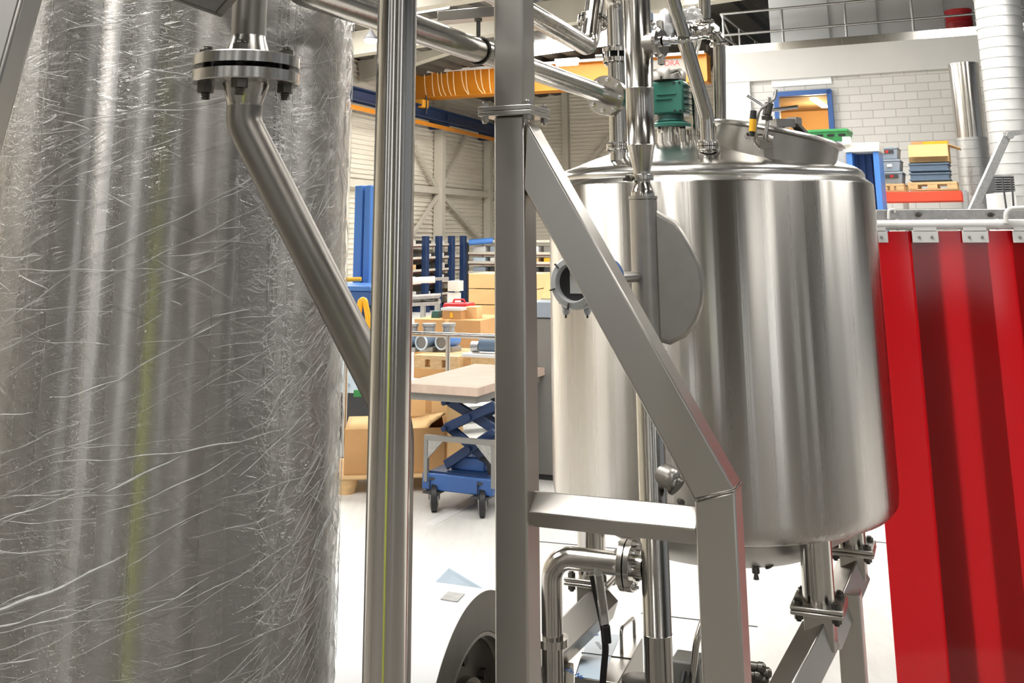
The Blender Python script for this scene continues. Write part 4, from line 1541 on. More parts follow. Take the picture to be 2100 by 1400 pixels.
for j in range(NZ):
    for i in range(NT):
        k = (i + 1) % NT
        fs.append((j * NT + i, j * NT + k, (j + 1) * NT + k, (j + 1) * NT + i))
film = part('stretch_film', MB().add(vs, fs), M['film'], t, 'clear crinkled stretch film', smooth=80)
rg = random.Random(5)
mb = MB()


def crease(th0, z0, slope, L, w, curv, lift=0.0128):
    n = max(6, int(L / 0.02))
    pts = []
    ph = rg.uniform(0, 6)
    for i in range(n + 1):
        s = (i / n - 0.5) * L
        wob = 0.0018 * math.sin(s * 60 + ph)
        pts.append((th0 + s / WR * math.cos(math.atan(slope)), z0 + slope * s * 0.95 + curv * s * s + wob, i / n))
    o = len(mb.v)
    for th, z, f in pts:
        ww = w * (0.25 + 0.75 * math.sin(PI * min(1, max(0.0, f * 0.94 + 0.03)))) * rg.uniform(0.6, 1.25)
        for k, (dz, dr) in enumerate(((-ww, 0.0), (0, ww * 0.9), (ww, 0.0))):
            mb.v.append(tuple(WP(th - dz * 0.4 / WR * slope, z + dz, WR + lift + dr)))
    for i in range(n):
        for k in range(2):
            a = o + i * 3 + k
            mb.f.append((a, a + 1, a + 4, a + 3))


for _ in range(760):
    th0 = rg.uniform(-1.5, 1.4) if _ % 4 else rg.uniform(0.75, 1.45)
    z0 = rg.uniform(0.95, 2.25)
    w = rg.choice((0.0003, 0.0004, 0.0005, 0.0006, 0.0008, 0.0013))
    L = rg.uniform(0.05, 0.24) * rg.choice((0.6, 1, 1, 1.7))
    if th0 > 0.75:
        slope = rg.choice((0.75, 0.6, -0.5, -0.7, 0.2))
        L *= 0.6
        cv = rg.uniform(-1, 1)
    elif z0 > 1.92:
        slope = rg.choice((-0.26, -0.22, 0.1, 0.14, 0.2))
        cv = -0.5 if slope > 0 else 0.2
    elif z0 > 1.45:
        slope = rg.choice((0.34, 0.45, 0.52, 0.5, 0.03, -0.45))
        cv = rg.uniform(-0.2, 0.2)
        if slope == -0.45:
            L *= 0.5
    else:
        slope = rg.choice((0.32, 0.4, 0.28, 0.5, 0.05, 0.12))
        cv = rg.uniform(-0.1, 0.4)
    crease(th0, z0, slope + rg.uniform(-0.06, 0.06), L, w, cv)
for _ in range(620):
    crease(rg.uniform(0.5, 1.45), rg.uniform(0.95, 2.25), rg.choice((0.9, 0.7, 0.5, -0.6, -0.9, 1.3, -1.3)) + rg.uniform(-0.2, 0.2), rg.uniform(0.02, 0.075), rg.choice((0.0004, 0.0006, 0.0009)), rg.uniform(-4, 4), 0.0135)
for th0, z0, sl, L, w, cv in ((-0.55, 1.17, 0.36, 0.34, 0.003, 0.5), (-0.75, 1.12, 0.3, 0.3, 0.002, 0.3), (-0.05, 1.36, 0.42, 0.12, 0.0022, 0.4), (1.15, 1.24, 0.7, 0.1, 0.0025, -1), (1.0, 1.21, 0.6, 0.1, 0.002, -1), (-0.5, 1.69, 0.0, 0.45, 0.0008, 0), (-0.9, 1.62, 0.05, 0.4, 0.0007, 0), (0.05, 1.78, 0.47, 0.42, 0.0009, 0.1), (0.1, 1.74, 0.47, 0.4, 0.0008, 0.1), (-0.25, 1.88, 0.42, 0.36, 0.0009, 0.2)):
    crease(th0, z0, sl, L, w, cv)
part('film_crease', mb, M['crease'], t, 'pale streaks where the film is pulled tight', kind='stuff', smooth=0)

# ---------------------------------------------------------------- tall round pipe
vp0 = P(806, 475, 1.35)
solo('vertical_pipe', MB().tube([at(vp0, 0.0), at(vp0, 3.2)], 0.0262, 72), M['pol'], 'tall shiny vertical pipe in the foreground, floor to top edge, left of the square post', 'pipe')

# ---------------------------------------------------------------- flanged pipe in front of the wrapped vessel
YF = 1.5
top = P(505, -150, YF)
c1 = P(500, 254, YF)
top.x = c1.x
c2 = P(812, 864, YF)
low = at(c2, 0.02)
t = thing('flanged_pipe', 'dull grey bent pipe with a bolted flange in front of the wrapped vessel', 'pipe', low)
rp = 0.0253
fz = P(500, 146, YF).z
fc = at(c1, fz)
part('pipe', MB().tube(fillet([at(c1, fz - 0.05), c1, c2, low], 0.12, 12), rp, 48), M['matte'], t)
part('upper_pipe', MB().tube([at(c1, fz + 0.045), top], rp, 48), M['matte'], t)
flangepair(t, fc, Z, 0.0768, 0.0165, 0.0075, 4, 0.0575, 0.0122, 'flange', R(6), 0.024)
for s in (1, -1):
    part('weld_neck', MB().lathe(fc, Z, [(0.024, s * 0.0198), (0.034, s * 0.0198), (0.033, s * 0.024), (rp + 0.0008, s * 0.048), (rp + 0.0004, s * 0.052), (0.024, s * 0.052)], 48, closed=True), M['flange'], t)

# steel pieces at the top left edge
poly = [P(225, -50, 1.32), P(442, 27, 1.32), P(490, -28, 1.32), P(300, -110, 1.32)]
solo('steel_plate', MB().prism(poly, V((0.0, 0.03, 0.0))), M['bolt'], 'corner of a dark grey plate hanging in from the top edge', 'plate', bevel=0.002)
poly = [P(50, -25, 1.1), P(-22 - 72 * 14.2, 235 + 260 * 14.2, 1.1), P(-150 - 72 * 14.2, 235 + 260 * 14.2, 1.1), P(-70, -25, 1.1)]
solo('support_strut', MB().prism(poly, V((0.010, 0.03, 0.0))), M['frame'], 'slanting satin steel tube cut off by the top left corner', 'strut', bevel=0.004)

# ---------------------------------------------------------------- support frame
S = 0.08
FB = at(P(1076, 475, 2.49), 0)            # front right edge of the post
FQ = FB
fn = -MU


def FP(px, py, off=0.0):
    return PL(px, py, FQ + MU * off, MU)


pcen = FB - MV * S / 2 + MU * S / 2
flz = P(1056, 232, pcen.y).z
t = thing('pipe_support', 'satin square tube post with bolted flange plates and a slanting brace on the right', 'frame', at(pcen, 0))
part('post', MB().box(at(pcen, flz / 2 - 0.006), (S, S, flz - 0.012), (MV, MU, Z)), M['frame'], t, bevel=0.005)
part('upper_post', MB().box(at(pcen, flz + 0.012 + 0.45), (S, S, 0.9), (MV, MU, Z)), M['frame'], t, bevel=0.005)
for s in (-1, 1):
    part('flange_plate', MB().box(at(pcen, flz + s * 0.0062), (0.138, 0.138, 0.0112), (MV, MU, Z)), M['frame'], t, bevel=0.0015)
for i in (-1, 1):
    for j in (-1, 1):
        hexbolt('bolt', at(pcen, flz) + MV * 0.056 * i + MU * 0.056 * j, Z, 0.0105, 0.012, 0.012, t, M['frame'], 0.006)
L1, L2 = FP(1080, 397), FP(1424, 1026)
F2, F1 = FP(1507, 1006), FP(1087, 262)
dL = (L2 - L1)
dF = (F2 - F1)
part('brace', MB().prism([L1 - dL * 0.02, L2, F2, F1 - dF * 0.02], MU * S), M['frame'], t, bevel=0.005)
lw = (F2 - L2).dot(MV)
part('leg', MB().prism([L2, at(L2, 0.0), at(F2, 0.0), F2], MU * S), M['frame'], t, bevel=0.005)
part('weld_seam', MB().tube([L2 - MU * 0.001, L2.lerp(F2, 0.5) - MU * 0.0015 + Z * 0.001, F2 - MU * 0.001], 0.0022, 8).tube([F2, F2 + MU * S], 0.002, 8), M['flange'], t)
cA, cB = FP(1088, 1047, 0.026), FP(1432, 1081, 0.026)
cB.z = cA.z = (cA.z + cB.z) / 2 - 0.001
dd = (MU * -0.7071 + Z * 0.7071)
part('crossbar', MB().bar(cA - MV * 0.004 + MU * 0.022, cB + MU * 0.022, 0.056, 0.056, dd), M['frame'], t, bevel=0.004)

# ---------------------------------------------------------------- product pipes behind the post
E1 = PA(778, 33, 2.16)
E2 = PA(1250, 198, 3.55)
r60 = 0.0312
ed = (E2 - E1).normalized()
E0 = E1
while proj(E0)[0] > 572:
    E0 = E0 - ed * 0.01
t = thing('lower_product_pipe', 'shiny sloping pipe from the top left, passing behind the square post to a bolted flange', 'pipe', E2)
part('pipe', MB().tube(fillet([E0 + Z * 0.4, E0, E2 - ed * 0.03], 0.1, 8), r60, 48), M['pipe'], t)
flangepair(t, E2 - ed * 0.028, ed, 0.068, 0.017, 0.003, 8, 0.054, 0.0085, 'pol', 0.2, 0.028, M['chrome'])
# hanger
hp = E1 + ed * ((PA(976, 103, 2.6) - E1).dot(ed))
hb = at(pcen, 0) - MV * S / 2
hz = PL(960, 32, pcen, MU).z
t = thing('pipe_hanger', 'flat stainless hanger bar with rod and ring holding the sloping pipe', 'hanger', hp)
h0 = PL(905, 35, pcen, MU)
part('bar', MB().bar(at(h0, hz), at(hb, hz), 0.05, 0.028), M['frame'], t, bevel=0.002)
part('rod', MB().cyl(hp + Z * 0.034, at(hp, hz - 0.014), 0.0055, None, 12).hexa(at(hp, hz - 0.022), Z, 0.011, 0.008), M['bolt'], t)
part('ring', MB().torus(hp, ed, r60 + 0.003, 0.003, 40, 8), M['bolt'], t, 'thin dark ring')

KA = 0.951


def axial_of(p):
    return (p - CAM).dot(cF)


# polished tank ---------------------------------------------------
TA = R(10.55)
TD = 3.9
TR = TD * math.sin(R(8.58))
TC = V((TD * math.sin(TA), TD * math.cos(TA), 0))
TN = TC * ((TD - TR) / TD)
zW = P(1451, 369, TN.y).z
zB = P(1560, 1122, TN.y + 0.02).z
r = TR
t = thing('mixing_tank', 'large polished cylindrical tank with a domed top on legs, right of centre', 'tank', at(TC, 0))
tank = t
part('shell', MB().lathe(TC, Z, [(r - 0.14, zB - 0.012), (r - 0.05, zB - 0.004), (r - 0.022, zB + 0.008), (r - 0.004, zB + 0.03), (r - 0.001, zB + 0.055), (r, zB + 0.06), (r, zW - 0.004), (r - 0.003, zW)], 200), M['tank'], t, smooth=50)
HP = [(r - 0.003, zW), (r - 0.004, zW + 0.002), (r - 0.026, zW + 0.019), (r - 0.028, zW + 0.021), (r - 0.026, zW + 0.024), (r - 0.027, zW + 0.035), (r - 0.036, zW + 0.048), (r - 0.055, zW + 0.060), (r - 0.09, zW + 0.072)]
HR = r - 0.09
for k in range(1, 13):
    f = k / 12
    rr = HR * (1 - f)
    HP.append((max(rr, 0), zW + 0.072 + 0.105 * (1 - (1 - f) ** 2)))


def headz(p):
    d = (at(p, 0) - TC).length
    for (a, za), (b, zb_) in zip(HP, HP[1:]):
        if b <= d <= a:
            return za + (zb_ - za) * (a - d) / max(1e-9, a - b)
    return HP[-1][1]


part('domed_head', MB().lathe(TC, Z, HP, 160), M['head'], t, 'mirror polished domed top', smooth=50)
part('bottom_dish', MB().lathe(TC, Z, [(r - 0.10, zB - 0.01), (r - 0.13, zB - 0.05), (r - 0.25, zB - 0.12), (r - 0.42, zB - 0.165), (0, zB - 0.18)], 100), M['satin'], t, 'pale dished bottom', smooth=50)

# legs
def legflange(c, w, label=None):
    for s in (-1, 1):
        part('leg_flange', MB().box(c + Z * 0.0065 * s, (w, w, 0.012), (MV, MU, Z)), M['frame'], tank, bevel=0.004)
    for i in (-1, 1):
        for j in (-1, 1):
            hexbolt('leg_bolt', c + MV * (w / 2 - 0.022) * i + MU * (w / 2 - 0.022) * j, Z, 0.014, 0.0125, 0.0125, tank, M['bolt'], 0.006)


S3 = 0.085
LG = []
for px, py, ax_, fy_ in ((1675, 1160, 3.08, 1240), (1213, 1110, 3.45, 1183), (1748, 1120, 3.62, 1122)):
    a = PA(px, py, ax_)
    fzz = PL(px, fy_, a, V((0, 1, 0))).z
    LG.append(at(a, fzz))
    part('leg_stub', MB().cyl(at(a, fzz + 0.01), at(a, zB + 0.02), 0.047, None, 40), M['pol'], t)
    legflange(at(a, fzz), 0.152)
p = LG[0]
upv = V((0.79, -0.47, 0.39))
part('leg_tube', MB().box(p - Z * 0.06, (S3, S3, 0.10), (MV, MU, Z)), M['frame'], t, bevel=0.004)
e = PA(1610, 1440, 2.86)
part('leg_brace', MB().bar(p - Z * 0.075, e, S3, S3, upv), M['frame'], t, bevel=0.004)
part('leg_post', MB().box(at(e, e.z / 2), (S3, S3, e.z), (MV, MU, Z)), M['frame'], t, bevel=0.004)
p = LG[2]
part('leg_tube', MB().box(p - Z * 0.05, (S3, S3, 0.09), (MV, MU, Z)), M['frame'], t, bevel=0.004)
e = PA(1690, 1310, 3.35)
part('leg_brace', MB().bar(p - Z * 0.07, e, S3, S3, upv), M['frame'], t, bevel=0.004)
q = PA(1746, 1300, 3.45)
part('leg_post', MB().box(at(q, (p.z - 0.1) / 2), (S3 * 0.95, S3 * 0.95, p.z - 0.1), (MV, MU, Z)), M['frame'], t, bevel=0.004)
p = LG[1]
part('leg_tube', MB().box(p - Z * 0.06, (S3, S3, 0.10), (MV, MU, Z)), M['frame'], t, bevel=0.004)
e = PA(1095, 1372, 3.2)
part('leg_brace', MB().bar(p - Z * 0.06 + MV * 0.05, e, S3, 0.115, (Z * 0.8 + MV * 0.6)), M['frame'], t, bevel=0.004)
q = PA(1142, 1350, 3.25)
part('leg_post', MB().box(at(q, q.z / 2 - 0.01), (S3, S3, q.z - 0.02), (MV, MU, Z)), M['frame'], t, bevel=0.004)
# small drain fittings below
c = PA(1549, 1150, 3.2)
part('drain_valve', MB().lathe(c, Z, [(0.008, 0.07), (0.014, 0.03), (0.012, 0.022), (0.02, 0.02), (0.02, -0.012), (0.009, -0.014), (0.012, -0.022), (0.012, -0.034), (0.006, -0.036), (0.009, -0.052), (0, -0.052)], 18), M['bolt'], t, 'small dark drain valve under the dish')
part('drain_plug', MB().lathe(PA(1574, 1152, 3.2), V((0.5, 0, -1)), [(0.008, -0.07), (0.008, -0.01), (0.016, -0.01), (0.016, 0.014), (0, 0.014)], 12), M['bolt'], t)

# manway
mc = PA(1594, 281, 3.53)
mn = V((math.sin(R(13.1)), -0.05, math.cos(R(13.1)))).normalized()
MRl = 0.218
mway = part('manway_neck', MB().lathe(mc, mn, [(MRl - 0.014, -0.16), (MRl - 0.012, -0.005), (MRl + 0.001, 0.0), (MRl + 0.001, 0.004), (MRl - 0.03, 0.004), (MRl - 0.03, -0.16)], 96, closed=True), M['satin'], t, 'satin manway neck')
part('lid', MB().lathe(mc, mn, [(0, 0.03), (MRl * 0.5, 0.026), (MRl - 0.02, 0.016), (MRl + 0.004, 0.012), (MRl + 0.009, 0.006), (MRl + 0.004, 0.001), (0, 0.001)], 96), M['head'], mway, 'polished lid')
x_, y_, _ = basis(mn)
rt = (V((1, 0, 0)) - mn * mn.x).normalized()
fw = mn.cross(rt)
if fw.y > 0:
    fw = -fw
pf = mc + fw * (MRl + 0.012) - rt * 0.04
ka = axial_of(pf)
q = lambda px, py, d=0.0: PA(px, py, ka + d)
part('hinge_arm', MB().bar(q(1586, 252, 0.06), q(1624, 253, 0.1), 0.03, 0.026).bar(q(1624, 248, 0.1), q(1648, 274, 0.16), 0.03, 0.012), M['satin'], mway)
part('hinge_block', MB().bar(q(1622, 247, 0.1), q(1634, 250, 0.12), 0.04, 0.022), M['satin'], mway)
part('clamp_lug', MB().bar(q(1568, 281, -0.01), q(1570, 303, -0.005), 0.03, 0.045, V((1, 0, 0))), M['satin'], mway, bevel=0.003)
part('lug_plate', MB().bar(q(1575, 300, 0.0), q(1577, 320, 0.01), 0.012, 0.03, V((1, 0, 0))), M['satin'], mway)
part('swing_bolt', MB().tube([q(1569, 284, -0.02), q(1575, 245, -0.01), q(1577, 222, 0.0)], 0.0065, 12), M['pol'], mway)
part('lug_nut', MB().cyl(q(1553, 281, -0.02), q(1563, 281, -0.02), 0.011, None, 16).cyl(q(1574, 283, -0.02), q(1583, 286, -0.02), 0.011, None, 16), M['pol'], mway)
part('hand_nut', MB().cyl(q(1572, 236, -0.01), q(1578, 212, 0.0), 0.014, None, 20).cyl(q(1573, 246, -0.012), q(1573, 238, -0.01), 0.018, None, 6), M['bolt'], mway)
for a, b in (((1571, 221), (1533, 197)), ((1582, 226), (1636, 219)), ((1576, 214), (1578, 199))):
    part('clamp_handle', MB().tube([q(*a), q(*b)], 0.0062, 14), M['chrome'], mway)
part('guard_rod', MB().tube(fillet([q(1592, 184, 0.02), q(1588, 204, 0.01), q(1557, 226, -0.03), q(1549, 262, -0.04), q(1547, 292, -0.04), q(1557, 302, -0.03)], 0.02, 5), 0.0048, 12), M['satin'], mway)
c = q(1544, 250, -0.05)
part('sensor', MB().lathe(c, V((-0.12, 0, -1)), [(0, -0.036), (0.010, -0.036), (0.011, -0.008), (0, -0.008)], 20).lathe(c, V((-0.12, 0, -1)), [(0, 0.03), (0.009, 0.03), (0.008, 0.046), (0, 0.046)], 20), M['rubber'], mway, 'black safety sensor')
part('sensor_band', MB().lathe(c, V((-0.12, 0, -1)), [(0, -0.0085), (0.0112, -0.0085), (0.0108, 0.0305), (0, 0.0305)], 20), M['yel2'], mway, 'yellow sensor band')
part('knob', MB().lathe(q(1538, 279, -0.05), V((1, 0, 0)), [(0, -0.017), (0.010, -0.012), (0.012, 0), (0.010, 0.010), (0, 0.012)], 16), M['chrome'], mway)

# agitator gearmotor
YG = 3.74
gx = PA(1376, 260, YG)
t = thing('gearmotor', 'green gearbox with a white domed motor hood on top of the polished tank', 'gearmotor', gx)
mg = YG / F
bs = 0.105
zt_, zb_ = PA(1376, 166, YG).z, PA(1376, 236, YG).z
gb = at(gx, (zt_ + zb_) / 2)
part('gearbox', MB().box(gb, (0.125, 0.105, zt_ - zb_), (MV, MU, Z)), M['green'], t, bevel=0.008)
part('rib', MB().box(gb - MU * 0.054 + Z * 0.012, (0.07, 0.006, 0.006), (MV, MU, Z)).box(gb - MU * 0.054 + Z * -0.006 - MV * 0.01, (0.06, 0.006, 0.004), (MV, MU, Z)), M['green'], t)
for k in range(5):
    part('cooling_fin', MB().box(gb + MV * 0.067 + Z * (-0.045 + 0.022 * k), (0.012, 0.09, 0.007), (MV, MU, Z)), M['dkgreen'], t, bevel=0.002)
for i in (0.03, 0.05):
    for j in (-1, 1):
        part('screw', MB().hexa(gb - MU * 0.053 + MV * i * 1.0 + Z * (zt_ - zb_) * 0.42 * j, -MU, 0.0042, 0.004), M['rubber'], t)
part('neck', MB().lathe(at(gx, PA(1376, 250, YG).z), Z, [(0.06, 0.0), (0.048, 0.008), (0.048, zb_ - PA(1376, 250, YG).z + 0.002), (0, zb_ - PA(1376, 250, YG).z + 0.002)], 40), M['dkgreen'], t)
zf = PA(1376, 262, YG).z
part('mounting_flange', MB().lathe(at(gx, zf), Z, [(0, 0), (0.074, 0), (0.074, 0.011), (0.06, 0.018), (0, 0.018)], 48), M['green'], t)
for k in range(4):
    a = PI / 4 + k * PI / 2 + 0.3
    part('bolt', MB().hexa(at(gx, zf - 0.008) + MV * 0.062 * math.cos(a) + MU * 0.062 * math.sin(a), Z, 0.006, 0.007), M['rubber'], t)
zh0, zh1 = zt_ + 0.004, PA(1376, 137, YG).z
part('motor_hood', MB().lathe(at(gx, zh0) - MV * 0.005, Z, [(0, 0), (0.067, 0), (0.067, (zh1 - zh0) * 0.66), (0.06, (zh1 - zh0) * 0.88), (0.03, (zh1 - zh0) * 0.99), (0, zh1 - zh0)], 48), M['satin'], t, 'domed polished motor hood')
q = lambda px, py, d=-0.075: PA(px, py, YG + d)
part('hood_handle', MB().tube(fillet([q(1374, 152), q(1391, 146), q(1396, 156)], 0.006, 4), 0.004, 10), M['chrome'], t)
part('top_bolts', MB().hexa(at(gx, zh0) - MU * 0.06 - MV * 0.012, Z, 0.008, 0.012).hexa(at(gx, zh0) - MU * 0.056 + MV * 0.012, Z, 0.008, 0.01), M['bolt'], t)
# nozzle below the gearmotor
zhd = headz(gx) - 0.02
n1 = part('agitator_nozzle', MB().lathe(at(gx, 0), Z, [(0.052, zf - 0.0), (0.052, zf - 0.022), (0.068, zf - 0.022), (0.068, zf - 0.03), (0.07, zhd), (0.04, zhd), (0.04, zf)], 56, closed=True), M['tank'], tank)
# spray ball nozzles beside it
for px, rr, y0, y1 in ((1400, 0.013, 264, 289), (1421, 0.020, 266, 312)):
    p = PA(px, 280, YG - 0.12)
    z0 = headz(p) - 0.01
    z1 = PA(px, y0, YG - 0.12).z
    part('nozzle', MB().lathe(at(p, 0), Z, [(0, z1), (rr, z1), (rr, z1 - (z1 - z0) * 0.4), (rr * 0.86, z1 - (z1 - z0) * 0.42), (rr * 0.86, z0), (0, z0)], 28), M['pol'], tank)

# ---------------------------------------------------------------- vertical jacketed pipe (right of the post)
YA = 3.1
A0 = at(P(1321, 475, YA), 0)
zA = lambda py: P(1321, py, YA).z
rad = lambda px, py: px / 2 * axial_of(at(A0, zA(py))) / F
t = thing('vapour_pipe', 'tall vertical pipe with reducers and a clamp standing just in front of the polished tank', 'pipe', A0)
r1 = rad(57, 200)
part('upper_pipe', MB().lathe(A0, Z, [(0, zA(-120)), (r1, zA(-120)), (r1, zA(3)), (r1 + 0.0008, zA(2)), (r1, zA(0)), (r1, zA(181)), (r1 + 0.0012, zA(182)), (r1, zA(184)), (r1, zA(297)), (r1 + 0.0012, zA(298)), (r1, zA(300)), (rad(36, 350), zA(350)), (rad(36, 356), zA(357)), (0, zA(357))], 64), M['pipe'], t, smooth=50)
zc = zA(364)
rc = rad(46, 364)
part('clamp', MB().lathe(A0, Z, [(rc * 0.6, zc + 0.009), (rc, zc + 0.009), (rc * 1.03, zc), (rc, zc - 0.009), (rc * 0.6, zc - 0.009)], 48, closed=True).box(at(A0, zc) - MV * rc * 1.0 - MU * 0.01, (0.03, 0.014, 0.018), (MV, MU, Z)), M['pol'], t, bevel=0.001)
part('clamp_nut', MB().hexa(at(A0, zc - 0.004) - MV * (rc * 1.0) - MU * 0.035, MU, 0.009, 0.03).cyl(at(A0, zc - 0.004) - MV * (rc * 1.1) - MU * 0.03, at(A0, zc - 0.006) - MV * (rc * 1.5) - MU * 0.03, 0.005, None, 10), M['bolt'], t)
part('lower_reducer', MB().lathe(A0, Z, [(0, zA(371)), (rad(34, 372), zA(371)), (rad(34, 376), zA(376)), (rad(44, 390), zA(389)), (rad(48, 400), zA(396)), (rad(48, 400), zA(402)), (0, zA(402))], 56), M['pol'], t, smooth=50)
part('collar', MB().lathe(A0, Z, [(0, zA(402)), (rad(59, 404), zA(402)), (rad(59, 404), zA(408)), (rad(53, 410), zA(410)), (0, zA(410))], 56), M['satin'], t)
r2 = rad(54, 500)
part('lower_pipe', MB().lathe(A0, Z, [(0, zA(409)), (r2, zA(409)), (r2, zA(1297)), (r2 + 0.0012, zA(1298)), (r2, zA(1300)), (r2, 0.04), (r2 * 1.5, 0.04), (r2 * 1.5, 0.0), (0, 0.0)], 64), M['pipe'], t, smooth=50)
bpts = [(1330, 424), (1344, 426), (1352, 434), (1386, 453), (1403, 476), (1422, 510), (1438, 545), (1446, 582), (1444, 622), (1431, 662), (1407, 692), (1374, 708), (1345, 700), (1330, 690)]
pol = [P(px, py, YA - 0.02) for px, py in bpts]
pol = [V((p.x, p.y, p.z)) for p in pol]
part('insulated_cover', MB().prism(pol, V((0.012, 0.075, 0))), M['satin'], t, 'flat satin bulge on the side of the pipe', bevel=0.014)
part('cover_sleeve', MB().lathe(A0, Z, [(0, zA(411)), (r2 + 0.002, zA(411)), (r2 + 0.002, zA(706)), (0, zA(706))], 56), M['satin'], t)
# valve branch to the right near the top
zv = zA(93)
va = MV * 0.985 - MU * 0.17
rb_ = rad(46, 93)
part('branch', MB().lathe(at(A0, zv), va, [(0, 0), (rb_ * 0.98, 0.0), (rb_ * 0.98, 0.058), (rb_ * 1.12, 0.060), (rb_ * 1.12, 0.066), (0, 0.066)], 40), M['satin'], t, smooth=50)
part('branch_clamp', MB().lathe(at(A0, zv), va, [(0, 0.067), (rb_ * 1.45, 0.067), (rb_ * 1.45, 0.078), (rb_ * 1.2, 0.085), (0, 0.085)], 40).box(at(A0, zv) + va * 0.076 - Z * rb_ * 1.5, (0.018, 0.02, 0.03), (MV, MU, Z)).box(at(A0, zv) + va * 0.076 + Z * rb_ * 1.5, (0.018, 0.02, 0.03), (MV, MU, Z)), M['pol'], t)
part('branch_bolt', MB().cyl(at(A0, zv) + va * 0.076 - Z * rb_ * 2.0, at(A0, zv) + va * 0.076 + Z * rb_ * 1.95, 0.004, None, 10).hexa(at(A0, zv) + va * 0.076 + Z * rb_ * 1.75, Z, 0.009, 0.008), M['bolt'], t)
h0 = at(A0, zv + 0.004) + va * 0.086
part('lever', MB().lathe(h0, MV, [(0, 0), (0.016, 0), (0.016, 0.02), (0.011, 0.022), (0.0125, 0.035), (0.0125, 0.06), (0.009, 0.065), (0.0085, 0.088), (0.006, 0.09), (0.006, 0.104), (0, 0.104)], 24), M['chrome'], t)
# sample branch lower right
zs_ = zA(964)
sd = (MV * 0.9 - MU * 0.25 - Z * 0.2).normalized()
part('sample_branch', MB().lathe(at(A0, zs_), sd, [(0, 0), (0.03, 0), (0.03, 0.06), (0.026, 0.075), (0.012, 0.082), (0, 0.083)], 32), M['satin'], t, smooth=50)
part('sample_clamp', MB().lathe(at(A0, zs_) + sd * 0.07 - Z * 0.012, (sd - Z * 0.6), [(0, 0), (0.026, 0), (0.028, 0.006), (0.026, 0.014), (0, 0.014)], 24).hexa(at(A0, zs_) + sd * 0.085 - Z * 0.05, V((0.3, -1, 0)), 0.008, 0.02), M['bolt'], t)

# bottom elbow pipe with flange, attached to the vapour pipe
zq = zA(1165)
b0 = at(A0, zq)
t = thing('drain_elbow_pipe', 'bright elbow pipe with a polished bolted flange low beside the vertical pipe', 'pipe', b0)
dirn = -MV
end = None
for s in range(20, 700):
    if proj(b0 + dirn * s * 0.001)[0] < 1131:
        end = b0 + dirn * s * 0.001
        break
rr = 44 / 2 * axial_of(b0 + dirn * 0.15) / F
dn = at(end, 0.06)
part('pipe', MB().tube(fillet([b0 + dirn * 0.085, end, dn], 0.062, 10), rr, 44), M['pol'], t)
part('stub', MB().cyl(b0 + dirn * (r2 - 0.004), b0 + dirn * 0.07, rr * 0.95, None, 40), M['pol'], t)
flangepair(t, b0 + dirn * 0.078, dirn, 0.066, 0.016, 0.004, 8, 0.053, 0.0075, 'pol', 0.1, 0.03, M['chrome'])
zfl = PL(1135, 1305, end, V((0, 1, 0))).z
part('flange', MB().lathe(at(end, zfl), Z, [(0, -0.02), (rr * 1.5, -0.02), (rr * 1.5, 0.0), (0, 0)], 40), M['pol'], t)

# lever handle and hose
YL = 2.86
q = lambda px, py, d=0.0: PA(px, py, YL + d)
t = thing('valve_lever', 'chrome lever handle with a black rubber grip end hanging below the elbow pipe', 'lever', q(1232, 1230))
ax = (q(1241, 1282) - q(1226, 1172)).normalized()
part('handle', MB().bar(q(1227, 1174), q(1241, 1281), 0.026, 0.012, V((0, -1, 0.2))), M['chrome'], t, bevel=0.005)
part('grip_end', MB().bar(q(1243, 1282), q(1246, 1318), 0.022, 0.014, V((0, -1, 0))), M['rubber'], t, 'black rubber end', bevel=0.004)
part('pivot', MB().cyl(q(1226, 1172, 0.06), q(1226, 1172, -0.01), 0.012, None, 16).cyl(q(1226, 1172, 0.06), q(1226, 1150, 0.08), 0.009, None, 12), M['pol'], t)
hz0 = q(1235, 1440, 0.04)
solo('black_hose', MB().tube(fillet([q(1215, 1180, 0.05), q(1222, 1215, 0.03), q(1238, 1288, 0.03), q(1242, 1330, 0.03), q(1236, 1400, 0.03), at(hz0, 0.02)], 0.1, 6), 0.0095, 14), M['rubber'], 'thin black hose hanging down behind the chrome lever', 'hose')

# stainless equipment cover
zt2 = 0.42
ca_ = [PZ(1178, 1387, zt2), PZ(1268, 1400, zt2), PZ(1318, 1307, zt2), PZ(1206, 1295, zt2)]
t = thing('equipment_cover', 'low stainless cover with blue printed film and a bent tube handle on the floor', 'cover', at((ca_[0] + ca_[2]) / 2, 0))
part('cover', MB().prism([p - Z * 0.0 for p in ca_], V((0, 0, -0.40))), M['satin'], t, bevel=0.003)
fc_ = [ca_[0].lerp(ca_[1], 0.03), ca_[0].lerp(ca_[1], 0.62), ca_[3].lerp(ca_[2], 0.6), ca_[3].lerp(ca_[2], 0.03)]
part('film', MB().prism([p + Z * 0.0012 for p in fc_], V((0, 0, -0.001))), M['palefilm'], t, 'pale protective film')
part('seam', MB().bar(ca_[0].lerp(ca_[3], 0.5) + Z * 0.001, ca_[1].lerp(ca_[2], 0.5) + Z * 0.001, 0.003, 0.003), M['dkgrey'], t)
ha, hb_ = PZ(1275, 1340, zt2), PZ(1301, 1306, zt2)
part('handle', MB().tube(fillet([ha, ha + Z * 0.075, hb_ + Z * 0.06, hb_], 0.02, 6), 0.0058, 14), M['pipe'], t)
dx = (ca_[1] - ca_[0]).normalized()
dy = (ca_[3] - ca_[0]).normalized()
text('lettering', 'Do No', 0.03, PZ(1173, 1386, zt2 + 0.002).lerp(PZ(1185, 1375, zt2 + 0.002), 0.5), (dx * 0.75 - dy * 0.66), (dx * 0.66 + dy * 0.75), M['ink'], t)
